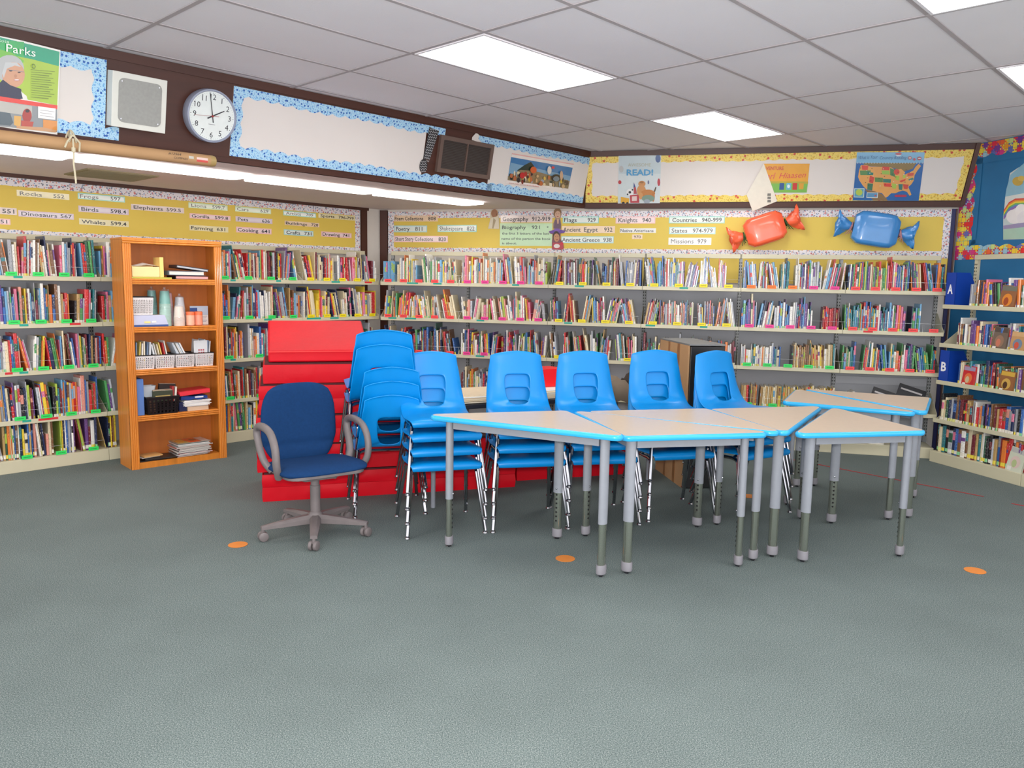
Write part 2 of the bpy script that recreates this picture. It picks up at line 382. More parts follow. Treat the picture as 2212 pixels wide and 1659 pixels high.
# suspended grid
uL, nLd = wall_dirs('L')
A0, B0, TU, TN = 3.075, 3.7765, 1.2192, 0.6096
def clip_line(p, d, poly):
    lo, hi = -1e9, 1e9; n = len(poly)
    ar = sum(poly[i][0]*poly[(i+1) % n][1]-poly[(i+1) % n][0]*poly[i][1] for i in range(n))
    q = poly if ar > 0 else poly[::-1]
    for i in range(n):
        a = Vector(q[i]); b = Vector(q[(i+1) % n]); e = b-a; nn = Vector((-e.y, e.x)).normalized()
        den = d.dot(nn); num = (a-p).dot(nn)
        if abs(den) < 1e-9:
            if (p-a).dot(nn) < 0: return None
            continue
        t = num/den
        if den > 0: lo = max(lo, t)
        else: hi = min(hi, t)
    return (lo, hi) if hi-lo > 0.05 else None
mb = MB(); wT = 0.0125
for k, rng, dr, per in (('n', range(-14, 4), uL, nLd), ('u', range(-8, 5), nLd, uL)):
    for j in rng:
        off = (B0+TN*j) if k == 'n' else (A0+TU*j)
        p = Vector((per.x*off, per.y*off)); d = Vector((dr.x, dr.y)); c = clip_line(p, d, cpoly)
        if not c: continue
        a = p+d*(c[0]+0.005); b = p+d*(c[1]-0.005); w = Vector((-d.y, d.x))*wT; dz = 0.0 if k == 'n' else 0.0008
        mb.prism([tuple(a-w), tuple(b-w), tuple(b+w), tuple(a+w)], ZC-0.006-dz, ZC-0.001)
M_TEE = mat('grey_grid_tee', (182, 174, 176), 0.6, var=0.04)
struct('ceiling_grid', mb, M_TEE)
# fluorescent troffers in the grid
def troffer(i, j, label, first=[None]):
    p = uL*(A0+TU*(i+0.5))+nLd*(B0+TN*(j+0.5))
    M = Matrix(((uL.x, nLd.x, 0, p.x), (uL.y, nLd.y, 0, p.y), (0, 0, 1, ZC-0.012), (0, 0, 0, 1)))
    if first[0] is None:
        t = thing('ceiling_light', label, 'light', M=M, group='lit ceiling light panels')
        mb = MB(); a, b = TU/2-wT-0.003, TN/2-wT-0.003
        for q in (((-a, -b, 0), (a, -b+0.016, 0.008)), ((-a, b-0.016, 0), (a, b, 0.008)), ((-a, -b+0.016, 0), (-a+0.016, b-0.016, 0.008)), ((a-0.016, -b+0.016, 0), (a, b-0.016, 0.008))): mb.box(*q)
        mb.build('frame', M_TILE, t)
        mb = MB(); mb.box((-a+0.016, -b+0.016, 0.002), (a-0.016, b-0.016, 0.006)); mb.build('lens', M_LENS, t)
        first[0] = t; return t
    return dup(first[0], label=label, group='lit ceiling light panels', M=M)
troffer(0, -1, 'large lit rectangular ceiling panel, the nearest one over the middle of the room')
troffer(2, -1, 'smaller lit rectangular ceiling panel near the back wall, above the orange sweet')
troffer(0, -5, 'lit ceiling panel cut off by the top edge of the photo, upper right')
troffer(2, -5, 'lit ceiling panel cut off by the right edge of the photo')
for i in (-2, -4, -6):
    for j in (-1, -5, -9):
        if i == -6 and j == -1: continue
        troffer(i, j, 'lit ceiling panel above and behind the viewpoint')
troffer(0, -9, 'lit ceiling panel above and behind the viewpoint')
# strip lights in the low ceiling
LC = Frame((0, 0, ZL), uL, -nLd)   # looking up: x along, y towards the room
def lowc(px, py):
    d = ray(px, py); t = (ZL-CH)/d.z; p = Vector((d.x*t, d.y*t, ZL)); return p.dot(uL), p.dot(nLd)
sa, so = [], []
pB = [lowc(*q) for q in ((175, 333), (149, 342), (528, 373), (496, 382))]
print('strip B', [(round(a, 2), round(b, 2)) for a, b in pB])
o0 = sum(p[1] for p in pB[0::2])/2; o1 = sum(p[1] for p in pB[1::2])/2
a_ = (pB[0][0]+pB[1][0])/2; b_ = (pB[2][0]+pB[3][0])/2; Ls = 1.2192
stl = ['strip light in the low ceiling, cut off by the left edge of the photo', 'strip light in the low ceiling over the oak bookcase', 'strip light in the low ceiling below the speckled blue border', 'last strip light in the low ceiling, nearest the back wall']
s0 = None
omid = (o0+o1)/2; ow = abs(o1-o0)/2
for k in range(5):
    x0 = a_+Ls*(k-1)-Ls*0 if k < 4 else a_-2*Ls
    p = uL*(x0+Ls/2-0.01)+nLd*omid
    M = Matrix(((uL.x, nLd.x, 0, p.x), (uL.y, nLd.y, 0, p.y), (0, 0, 1, ZL-0.03), (0, 0, 0, 1)))
    if s0 is None:
        s0 = thing('strip_light', stl[0], 'light', M=M, group='strip lights in the low ceiling')
        mb = MB(); h = Ls/2-0.03
        mb.box((-h+0.02, -ow+0.02, 0.022), (h-0.02, ow-0.02, 0.03)); mb.build('housing', M_LOWC, s0)
        mb = MB(); mb.prism([(-h+0.005, -ow+0.03), (-h+0.03, -ow), (h-0.03, -ow), (h-0.005, -ow+0.03), (h-0.005, ow-0.03), (h-0.03, ow), (-h+0.03, ow), (-h+0.005, ow-0.03)], 0.008, 0.022)
        mb.build('lens', M_STRIPL, s0)
    else: dup(s0, label=stl[k] if k < 4 else 'strip light in the low ceiling further left, out of view', group='strip lights in the low ceiling', M=M)
# air vent in the low ceiling
va = [lowc(*q) for q in ((188, 363), (137, 375), (345, 379), (288, 390))]
print('vent', [(round(a, 2), round(b, 2)) for a, b in va])
a0 = (va[0][0]+va[1][0])/2; a1 = (va[2][0]+va[3][0])/2; o0 = (va[0][1]+va[2][1])/2; o1 = (va[1][1]+va[3][1])/2
p = uL*((a0+a1)/2)+nLd*((o0+o1)/2)
t = thing('ceiling_vent', 'olive slatted air vent set in the low ceiling', 'vent', M=Matrix(((uL.x, nLd.x, 0, p.x), (uL.y, nLd.y, 0, p.y), (0, 0, 1, ZL-0.014), (0, 0, 0, 1))))
M_OLIVE = mat('olive_vent_enamel', (140, 128, 96), 0.5, var=0.05)
hx, hy = (a1-a0)/2, abs(o1-o0)/2
mb = MB(); mb.box((-hx, -hy, 0.004), (hx, hy, 0.014)); mb.build('plate', M_OLIVE, t)
mb = MB()
for k in range(14):
    y = -hy+0.02+(2*hy-0.04)*k/13; mb.box((-hx+0.02, y-0.003, 0), (hx-0.02, y+0.003, 0.004))
mb.build('slats', M_OLIVE, t)

# ------------------------------------------------------------------ boards and borders
def scallop(x0, x1, base, tip, period, amp, rnd=None):
    n = max(6, int(abs(x1-x0)/period*8)); out = []
    for i in range(n+1):
        x = x0+(x1-x0)*i/n; out.append((x, tip + math.copysign(1, tip-base)*amp*(abs(math.sin(PI*(x-x0)/period))-0.5)+0.3*amp*math.sin(7.3*x)))
    return out
def border(parent, x0, y0, x1, y1, side, w, m, period=0.11, amp=0.018, z=0.004):
    """a paper border strip along one side of the rectangle; wavy inner edge"""
    mb = MB()
    if side in 'tb':
        base, tip = (y1, y1-w) if side == 't' else (y0, y0+w)
        e = scallop(x0, x1, base, tip, period, amp)
        for (xa_, ya_), (xb_, yb_) in zip(e[:-1], e[1:]): mb.prism([(xa_, base), (xb_, base), (xb_, yb_), (xa_, ya_)], z, z+0.0015)
    else:
        base, tip = (x0, x0+w) if side == 'l' else (x1, x1-w)
        e = scallop(y0, y1, base, tip, period, amp)
        for (ya_, xa_), (yb_, xb_) in zip(e[:-1], e[1:]): mb.prism([(base, ya_), (base, yb_), (xb_, yb_), (xa_, ya_)], z+0.0008, z+0.0023)
    return mb.build('border', m, parent)
def board(name, label, fr, x0, y0, x1, y1, paper, bm, w, sides='tblr', th=0.004, **k):
    cx = x0; t = thing(name, label, 'bulletin board', M=fr.mat(x0, y0, 0))
    mb = MB(); mb.box((0, 0, 0.0), (x1-x0, y1-y0, th)); mb.build('paper', paper, t)
    for s in sides: border(t, 0, 0, x1-x0, y1-y0, s, w, bm, z=th, **k)
    return t
X = lambda fr, px, py: fr.at(px, py)[0]
# yellow boards
yl1 = X(FWL, 777, 500)
board('bulletin_board', 'long yellow paper board with animal and craft subject cards on the left wall', FWL, 0.4, 1.80, yl1, ZL-0.03, M_YPAPER, M_KIDB, 0.062, amp=0.004)
yb0, yb1 = X(FWB, 839, 500), X(FWB, 2052, 510)
t = board('bulletin_board', 'long yellow paper board with subject cards and two giant sweets on the back wall', FWB, yb0, 1.815, yb1, 2.265, M_YPAPER, M_KIDB, 0.066, amp=0.004)
mb = MB(); mb.box((X(FWB, 1388, 560)-yb0, -0.26, 0), (yb1-yb0, -0.001, 0.003)); mb.build('paper', M_YPAPER, t)
# upper white boards
H0, H1 = FSL.at(300, 332)[1], FSL.at(600, 190)[1]
ylo, yhi = 0.047, HF-0.052-0.012
board('bulletin_board', 'white paper board with speckled blue edging, cut off by left edge of photo', FSL, 0.9, ylo, X(FSL, 228, 200), yhi, M_WPAPER, M_BLUEB, 0.075, sides='tbr')
t = [o for o in C.objects if o.name.startswith('bulletin_board')][-1]
border(t, X(FSL, 228, 200)-0.9, 0, X(FSL, 256, 290)-0.9, yhi-ylo, 'b', 0.065, M_BLUEB)
t = board('bulletin_board', 'long blank white paper board with speckled blue edging, right of the clock', FSL, X(FSL, 500, 260), ylo, X(FSL, 915, 330), yhi, M_WPAPER, M_BLUEB, 0.062, sides='tbl')
bx = X(FSL, 500, 260)
border(t, X(FSL, 915, 330)-bx, 0, X(FSL, 962, 280)-bx, yhi-ylo, 't', 0.062, M_BLUEB)
border(t, X(FSL, 915, 330)-bx, 0, X(FSL, 1062, 400)-bx, yhi-ylo, 'b', 0.062, M_BLUEB)
t = board('bulletin_board', 'white paper board with speckled blue edging holding the wide painting print', FSL, X(FSL, 1058, 360), ylo, xs0-0.05, yhi, M_WPAPER, M_BLUEB, 0.062, sides='tb')
bx = X(FSL, 1058, 360)
border(t, X(FSL, 1034, 295)-bx, 0, 0, yhi-ylo, 't', 0.062, M_BLUEB)
mb = MB(); pp = [(FSL.at(*q)[0]-bx, FSL.at(*q)[1]-ylo) for q in ((1028, 286), (1019, 296), (1018, 302), (1024, 304), (1030, 318), (1038, 306), (1032, 300), (1034, 292))]
mb.prism(pp, 0.006, 0.008); mb.build('torn_corner', M_WPAPER, t)
# black zigzag strip
bx, by = FSL.at(925, 330)
t = thing('border_strip', 'black and white zigzag paper border strip hanging left of the brown louvred speaker', 'border strip', M=FSL.mat(bx, by, 0.008))
mb = MB(); q = lambda x, y: (FSL.at(x, y)[0]-bx, FSL.at(x, y)[1]-by)
mb.prism([q(926, 274), q(947, 283), q(926, 345), q(913, 342)], 0, 0.002, col=(0.02, 0.02, 0.025))
cc = q(913, 358); rr = abs(q(905, 358)[0]-q(922, 358)[0])/2
mb.prism(circ(cc[0], cc[1], rr, rr*1.35), 0.002, 0.004, col=(0.02, 0.02, 0.025))
for k in range(13):
    y = 277+k*5.6; xl = 926-(y-274)*13/68; xr = 946-(y-283)*20/62
    ps = []
    for i in range(9):
        f = i/8; ps.append((xl+1+(xr-xl-2)*f, y+f*3+(2.2 if i % 2 else -1.2)))
    for (x_a, y_a), (x_b, y_b) in zip(ps[:-1], ps[1:]): mb.flat([q(x_a, y_a), q(x_b, y_b), q(x_b, y_b+1.3), q(x_a, y_a+1.3)], 0.0025, col=(0.6, 0.6, 0.62))
for k in range(5):
    y = 348+k*5.2; hw = 9*math.sqrt(max(0, 1-((y-358)/14)**2)); ps = [(913-hw+2*hw*i/6+1, y+(2 if i % 2 else -1)) for i in range(6)]
    for (x_a, y_a), (x_b, y_b) in zip(ps[:-1], ps[1:]): mb.flat([q(x_a, y_a), q(x_b, y_b), q(x_b, y_b+1.2), q(x_a, y_a+1.2)], 0.0045, col=(0.6, 0.6, 0.62))
mb.build('strip', M_PRINT, t)
# upper back board, its right edge slopes with the wall
ys0, ys1 = 0.045, HB-0.055
bx0, bx1 = xb0+0.015, X(FSB, 2098, 375)-0.0
xtop = axy(FSB, Vector((rT.x, rT.y, ZC))); kx = (xtop-xs1)/HB
Wb = xs1-0.045-bx0+kx*ys0
t = board('bulletin_board', 'white paper board with yellow spotted edging high on the back wall', FSB, bx0, ys0, bx0+Wb, ys1, M_WPAPER, M_YELB, 0.062, amp=0.012)
for ch in t.children:
    for v in ch.data.vertices:
        if v.co.x > Wb-0.085: v.co.x += kx*v.co.y
# blue board with puzzle edging on the right wall
rx0 = axy(FWR, Vector((cBR.x, cBR.y, 0)))+0.02
t = thing('bulletin_board', 'blue paper board with colourful jigsaw edging on the right wall', 'bulletin board', M=FWR.mat(rx0, 1.0, 0))
rx1 = 1.9
mb = MB(); mb.box((0, -0.98, 0), (rx1, ZC-1.0-0.004, 0.003)); mb.build('paper', M_BPAPER, t)
random.seed(5)
PZ = ['e2324a', 'f0a02c', 'f2d848', '7a3f9a', 'd83c86', '9fc6d8', 'ef6a3a', 'c8dc8c', 'e83030', '6a70b8', 'f4cf3a', 'c22c70']
PZ = [lin(c) for c in PZ]
def puzzle(x0, y0, nx, ny, s, z):
    mb = MB(); g = [[random.choice(PZ) for _ in range(ny)] for _ in range(nx)]
    for i in range(nx):
        for j in range(ny):
            a, b = x0+i*s, y0+j*s; mb.flat([(a+0.001, b+0.001), (a+s-0.001, b+0.001), (a+s-0.001, b+s-0.001), (a+0.001, b+s-0.001)], z, col=g[i][j])
            if i < nx-1: mb.flat(circ(a+s+0.22*s*(1 if (i+j) % 2 else -1), b+s/2, s*0.2, n=10), z+0.0006, col=g[i][j] if (i+j) % 2 else g[i+1][j])
            if j < ny-1: mb.flat(circ(a+s/2, b+s+0.22*s*(1 if (i*3+j) % 2 else -1), s*0.2, n=10), z+0.0006, col=g[i][j] if (i*3+j) % 2 else g[i][j+1])
    return mb
sp = 0.043
ytop = ZC-1.0-0.01
for (a, b, nx, ny) in ((0.0, ytop-3*sp, int(rx1/sp)-1, 3), (0.0, 0.80, 4, 24), (0.0, 0.80, int(rx1/sp)-1, 3)):
    if b > 1: mbp = puzzle(a, ytop-3*sp, nx, ny, sp, 0.007); nm = 'border'
    elif ny == 24: mbp = puzzle(a, 0.80, nx, ny, sp, 0.005)
    else: mbp = puzzle(a, 0.80, nx, ny, sp, 0.008)
    mbp.build('border', M_PRINT, t)
# wavy inner edge pieces of the blue paper lie over the strips
mb = MB()
e = scallop(4*sp-0.02, rx1-0.05, ytop, ytop-3*sp, 0.16, 0.03)
for (xa_, ya_), (xb_, yb_) in zip(e[:-1], e[1:]): mb.flat([(xa_, ytop-3*sp-0.05), (xb_, ytop-3*sp-0.05), (xb_, yb_+0.01), (xa_, ya_+0.01)], 0.0095)
e = scallop(4*sp-0.02, rx1-0.05, 0.8, 0.8+3*sp, 0.16, 0.03)
for (xa_, ya_), (xb_, yb_) in zip(e[:-1], e[1:]): mb.flat([(xa_, 0.8+3*sp+0.05), (xb_, 0.8+3*sp+0.05), (xb_, yb_-0.01), (xa_, ya_-0.01)], 0.0095)
e = scallop(0.8+3*sp, ytop-3*sp, 0, 4*sp, 0.15, 0.03)
for (ya_, xa_), (yb_, xb_) in zip(e[:-1], e[1:]): mb.flat([(4*sp+0.05, ya_), (4*sp+0.05, yb_), (xb_-0.01, yb_), (xa_-0.01, ya_)], 0.0095)
mb.build('paper_edge', M_BPAPER, t)

# ------------------------------------------------------------------ subject cards
CARD = {'c': 'e6dcae', 'p': 'f0c2c2', 'l': 'd8c4d2', 't': '8ed2c4', 'g': 'c2dcae', 'o': 'eccfae', 'w': 'e4e2dc', 'b': 'a2d4d8', 'n': 'e0cfc8'}
CN = {'c': 'cream', 'p': 'pink', 'l': 'lavender', 't': 'mint-edged', 'g': 'pale green', 'o': 'peach', 'w': 'white', 'b': 'aqua-edged', 'n': 'pale beige'}
BLK = (0.018, 0.018, 0.022)
def card(fr, K, tl, br, k, words, label, h=None, slope=0.0, dz=0.0):
    """K = (x0, y0, scale): crop origin and zoom of the measured coordinates"""
    f = lambda x, y: fr.at(K[0]+x/K[2], K[1]+y/K[2])
    x0, y1 = f(*tl); x1, _ = f(br[0], br[1]); 
    ml, mr = f(tl[0], tl[1]), f(br[0], br[1]); y0 = mr[1]
    if k == 'skip': return
    th = 0.0012
    t = None; mb = MB()
    c = lin(CARD[k]); w, hgt = x1-x0, y1-y0
    mb.prism([(0, 0), (w, 0), (w, hgt), (0, hgt)], 0, th, col=c)
    if k in 'tb': mb.prism([(0.008, 0.008), (w-0.008, 0.008), (w-0.008, hgt-0.008), (0.008, hgt-0.008)], th, th+0.0002, col=lin('dde6de'))
    elif k in 'plg': mb.prism([(0.01, 0.01), (w-0.01, 0.01), (w-0.01, hgt-0.01), (0.01, hgt-0.01)], th, th+0.0002, col=tuple(min(1, v*0.55+0.38) for v in c))
    for (s, xa_, xb_) in words:
        xa2 = f(xa_, tl[1])[0]-x0; xb2 = f(xb_, tl[1])[0]-x0
        hh = h or hgt*0.58
        put_text(mb, s, xa2, xb2, hgt*0.2, hh, th+0.0006, BLK, bold=0.0 if 'M' in s else 0.011, slope=slope)
    o = mb.build('subject_card', M_GLOSSP, M=fr.mat(x0, y0, 0.005+dz))
    tag(o, label, 'sign', group='laminated subject cards')
KL = (0, 360, 2.765); KB = (740, 400, 3.95); KC = (1020, 440, 5.027); KD = (1300, 310, 4.608)
def sg(fr, K, tl, br, k, words, where, **kw):
    txt = ' '.join(w[0] for w in words)
    card(fr, K, tl, br, k, words, '%s card reading %s, %s' % (CN[k], txt, where), **kw)
wl_ = 'on the yellow left board'
for a in [((97, 138), (413, 200), 'c', [('Rocks', 115, 247), ('552', 315, 380)]), ((107, 260), (440, 318), 'l', [('Dinosaurs', 125, 338), ('567', 358, 425)]),
          ((462, 155), (745, 215), 't', [('Frogs', 475, 585), ('597', 657, 717)]), ((466, 232), (768, 290), 'l', [('Birds', 483, 585), ('598.4', 657, 750)]),
          ((470, 308), (768, 362), 'c', [('Whales', 485, 627), ('599.4', 658, 752)]), ((780, 222), (1098, 280), 'n', [('Elephants', 795, 970), ('599.5', 992, 1077)]),
          ((1123, 212), (1358, 264), 'g', [('Lions', 1140, 1230), ('599.7', 1265, 1340)]), ((1130, 277), (1375, 325), 'p', [('Gorilla', 1142, 1248), ('599.8', 1280, 1360)]),
          ((1130, 347), (1362, 394), 'c', [('Farming', 1140, 1270), ('631', 1292, 1342)]), ((1402, 235), (1617, 284), 'g', [('Cars', 1413, 1482), ('629', 1553, 1600)]),
          ((1405, 296), (1625, 343), 'l', [('Pets', 1418, 1480), ('636', 1562, 1608)]), ((1408, 358), (1620, 405), 'p', [('Cooking', 1418, 1540), ('641', 1560, 1607)]),
          ((1690, 262), (1885, 306), 't', [('Artists', 1705, 1795), ('709', 1826, 1868)]), ((1698, 322), (1905, 363), 'o', [('Buildings', 1705, 1832), ('720', 1857, 1898)]),
          ((1693, 374), (1870, 418), 'b', [('Crafts', 1708, 1790), ('731', 1815, 1858)]), ((1900, 278), (2118, 323), 'c', [('Sports', 1912, 1995), ('796-799', 2020, 2110)]),
          ((1917, 386), (2098, 428), 'p', [('Drawing', 1925, 2027), ('741', 2045, 2083)]), ((-90, 236), (100, 290), 'n', [('551', 10, 82)]), ((-90, 304), (62, 348), 'p', [('551', -28, 40)])]:
    if a[0] == (-90, 236): card(FWL, KL, *a[:4], 'pale beige card ending in 551, cut off by the left edge of the photo')
    elif a[0] == (-90, 304): card(FWL, KL, *a[:4], 'pink card ending in 51, cut off by the left edge, under the beige one')
    else: sg(FWL, KL, *a, wl_)
wb_ = 'on the yellow back board'
for K, a in [(KB, ((440, 260), (815, 310), 'o', [('Poem Collections', 447, 690), ('808', 733, 797)])), (KB, ((440, 345), (722, 402), 'b', [('Poetry', 458, 573), ('811', 622, 683)])),
             (KB, ((812, 340), (1145, 400), 't', [('Shakespeare', 830, 1028), ('822', 1062, 1128)])), (KB, ((443, 432), (900, 488), 'p', [('Short Story Collections', 452, 773), ('820', 820, 885)])),
             (KB, ((1350, 258), (1790, 318), 'n', [('Geography', 1367, 1587), ('912-919', 1618, 1774)])), (KC, ((985, 140), (1375, 213), 't', [('Flags', 1000, 1138), ('929', 1255, 1342)])),
             (KC, ((975, 243), (1550, 320), 'o', [('Ancient', 990, 1180), ('Egypt', 1215, 1367), ('932', 1435, 1525)])), (KC, ((970, 354), (1535, 430), 'b', [('Ancient Greece', 978, 1388), ('938', 1425, 1517)])),
             (KC, ((1560, 140), (1988, 216), 'p', [('Knights', 1590, 1797), ('940', 1850, 1945)])), (KC, ((1605, 266), (1995, 318), 'w', [('Native Americans', 1612, 1970)])), (KC, ((1738, 335), (1848, 385), 'o', [('970', 1757, 1832)])),
             (KD, ((670, 727), (1222, 795), 't', [('Countries', 703, 948), ('940-999', 998, 1195)])), (KD, ((672, 832), (1130, 903), 'b', [('States', 696, 853), ('974-979', 907, 1105)])), (KD, ((665, 937), (1088, 1010), 'w', [('Missions', 690, 915), ('979', 955, 1043)]))]:
    sg(FWB, K, *a, wb_)
# big green biography card
f = lambda x, y: FWB.at(740+x/3.95, 400+y/3.95)
x0, y1 = f(1345, 325); x1, y0 = f(1787, 520); mb = MB(); mb.prism([(0, 0), (x1-x0, 0), (x1-x0, y1-y0), (0, y1-y0)], 0, 0.0012, col=lin('bcdcb0'))
for s, a, b, yb, h in (('Biography', 1362, 1565, 375, 30), ('921', 1615, 1683, 375, 30), ('+', 1740, 1762, 368, 20), ('the first 3 letters of the last', 1362, 1762, 422, 20), ('name of the person the book', 1357, 1777, 466, 20), ('is about.', 1363, 1488, 505, 20)):
    pa = f(a, yb); pb = f(b, yb); put_text(mb, s, pa[0]-x0, pb[0]-x0, pa[1]-y0, h/3.95*0.0047, 0.002, BLK, bold=0.01)
tag(mb.build('subject_card', M_GLOSSP, M=FWB.mat(x0, y0, 0.005)), 'large pale green card about Biography 921 with four lines of writing', 'sign')

# ------------------------------------------------------------------ shelving
ZS = [1.508, 1.145, 0.783, 0.407]; ZBASE = 0.098; ZTOP = 1.83
ZR = [1.395, 1.060, 0.733, 0.393]
def wmat(w, a, o, z=0.0):
    u, n = wall_dirs(w); p = u*a+n*o
    return Matrix(((u.x, n.x, 0, p.x), (u.y, n.y, 0, p.y), (0, 0, 1, z), (0, 0, 0, 1)))
def bay(w, a0, wd_, of, dep, zs, label, panel_top=1.5, endl=False, endr=False, panel=None, zbase=ZBASE, slope_end=0.0, left_post=True, sdep=None, braces=False):
    t = thing('metal_bookshelf', label, 'bookshelf', M=wmat(w, a0, of)); sd = sdep or dep
    for k, x in enumerate((0.0, wd_)):
        mb = MB(); mb.box((x-0.016, dep-0.03, 0.0), (x+0.016, dep, ZTOP-0.01))
        z = 0.15
        while z < ZTOP-0.06:
            mb.box((x-0.012, dep-0.0315, z), (x-0.006, dep-0.029, z+0.014), mi=1); mb.box((x+0.006, dep-0.0315, z), (x+0.012, dep-0.029, z+0.014), mi=1); z += 0.03
        mb.build('upright', [M_CREAM if w == 'R' else M_UPR, M_DARK], t)
    for z in zs:
        mb = MB(); mb.box((0.004, 0.004, z-0.032), (wd_-0.004, sd, z-0.026)); mb.box((0.002, 0.0, z-0.036), (wd_-0.002, 0.006, z-0.0))
        sh = mb.build('shelf', M_CREAM, t, bevel=0.002)
        for x in (0.0, wd_):
            mb = MB(); h1 = 0.16
            p = [(0.0, z-0.034), (sd-0.01, z-0.034), (sd-0.01, z+h1), (sd-0.06, z+h1), (slope_end, z+0.006)]
            vs = [(x-0.0015, y, zz) for y, zz in p]+[(x+0.0015, y, zz) for y, zz in p]; n = len(p)
            mb.add(vs, [tuple(range(n-1, -1, -1)), tuple(range(n, 2*n))]+[(i, (i+1) % n, n+(i+1) % n, n+i) for i in range(n)])
            mb.build('end_bracket', M_CREAM, sh)
    mb = MB(); mb.box((0.001, 0.0, 0.0), (wd_-0.001, 0.015, zbase)); mb.box((0.001, 0.015, zbase-0.012), (wd_-0.001, sd, zbase)); mb.build('base', M_CREAM, t, bevel=0.003)
    mb = MB(); mb.box((-0.01, dep-0.042, ZTOP-0.042), (wd_+0.01, dep-0.032, ZTOP)); mb.build('header', M_CREAM, t, bevel=0.002)
    if panel:
        mb = MB(); mb.box((0.017, dep-0.012, 0.10), (wd_-0.017, dep-0.006, panel_top)); mb.build('back_panel', panel, t)
    if braces:
        for z in (0.62, 0.27, 1.0):
            mb = MB(); mb.box((0.02, dep-0.03, z), (wd_-0.02, dep-0.02, z+0.07)); mb.build('brace', M_GREYL, t)
    return t
M_GREYL = mat('pale_grey_brace', (176, 178, 184), 0.6, var=0.04, scale=2)
LA = [1.466-0.922, 1.466, 2.388, 3.312, 4.236]; LW = 0.922
M_GREYL_ = mat('pale_grey_panel', (170, 170, 172), 0.6, var=0.04, scale=2)
ln = ['left wall bay cut off by photo edge', 'left wall bay beside oak bookcase', 'left wall bay behind oak bookcase', 'left wall bay right of oak bookcase', 'left wall corner bay']
for k, a in enumerate(LA):
    if k == 0: continue
    bay('L', a, LW, 6.86, 0.30, ZS, 'cream steel library shelving, ' + ['', 'leftmost bay, left of the oak bookcase', 'bay behind the oak bookcase', 'bay behind the red mats', 'last bay of the left wall, nearest the corner'][k], panel_top=1.76, panel=M_GREYP)
BA = [-3.282, -2.432, -1.51, -0.59, 0.322, 1.234]; BW = [0.85, 0.922, 0.92, 0.912, 0.912, 0.84]
for k, a in enumerate(BA):
    bay('B', a, BW[k], 7.75, 0.36, ZS, 'cream steel library shelving on back wall, ' + ['first bay by the left corner', 'second bay from the left corner', 'third bay from the left corner', 'fourth bay, behind the cardboard crate', 'fifth bay, under the orange sweet', 'last bay, under the blue sweet'][k],
        panel=M_GREYP, panel_top=1.47, sdep=0.30, braces=(k == 5))
RA = [-5.615, -4.70]
for k, a in enumerate(RA):
    bay('R', a, 0.912, 5.57, 0.36, ZR, ['cream steel fiction shelving on right wall with blue letter dividers', 'cream steel fiction shelving cut off by right edge of photo'][k], panel=None, sdep=0.34, slope_end=0.06)

# ------------------------------------------------------------------ books
random.seed(11)
PAL = [('white', 'e8e6e0'), ('cream', 'dccfae'), ('grey', '9a9ca2'), ('silver-grey', 'b8bcc4'), ('black', '1c1c22'), ('navy', '1e2c54'), ('blue', '2f62a8'), ('sky-blue', '6ea6cc'), ('teal', '2a7c86'),
       ('dark green', '2c5a44'), ('green', '4e9a58'), ('lime', 'a8c04c'), ('yellow', 'e4c63c'), ('orange', 'dc7a34'), ('red', 'c82c30'), ('maroon', '6e1f2c'), ('pink', 'd86f90'), ('purple', '6a4488'), ('brown', '7c5434'), ('tan', 'bc9a62'), ('salmon', 'dc9484')]
PD = {n: lin(c) for n, c in PAL}
def W(s):
    out = []
    for p in s.split():
        n, k = p.split(':'); out += [n.replace('_', ' ')]*int(k)
    return out
MIX = W('white:9 cream:7 grey:4 silver-grey:4 black:3 navy:3 blue:4 sky-blue:4 teal:2 dark_green:2 green:2 lime:1 yellow:3 orange:3 red:6 maroon:3 pink:3 purple:3 brown:3 tan:3 salmon:2')
DK = W('white:4 grey:3 silver-grey:2 black:6 navy:5 blue:4 teal:2 dark_green:3 red:5 maroon:5 brown:5 tan:3 orange:2 green:1 cream:3 purple:2')
BRT = W('white:8 silver-grey:6 sky-blue:5 blue:4 purple:3 pink:3 red:3 cream:3 navy:2 teal:2')
TAN = W('tan:12 cream:8 brown:1 white:1 red:1 teal:1 orange:1 black:1 yellow:2')
SER = W('white:6 cream:3 purple:2 blue:2 teal:2 red:2 orange:1 silver-grey:2')
KIDS = W('red:5 pink:3 blue:4 teal:4 green:4 lime:2 orange:4 purple:3 white:4 cream:3 navy:2 sky-blue:4 yellow:2')
LIT = W('white:8 cream:9 yellow:2 lime:2 salmon:3 orange:3 sky-blue:3 pink:2 red:2 grey:2 silver-grey:2 green:1')
STK = [lin(c) for c in ('e8e6da', 'dfe08c', 'ecd84c', '8fd49a', 'e9e4d6')]
books = []
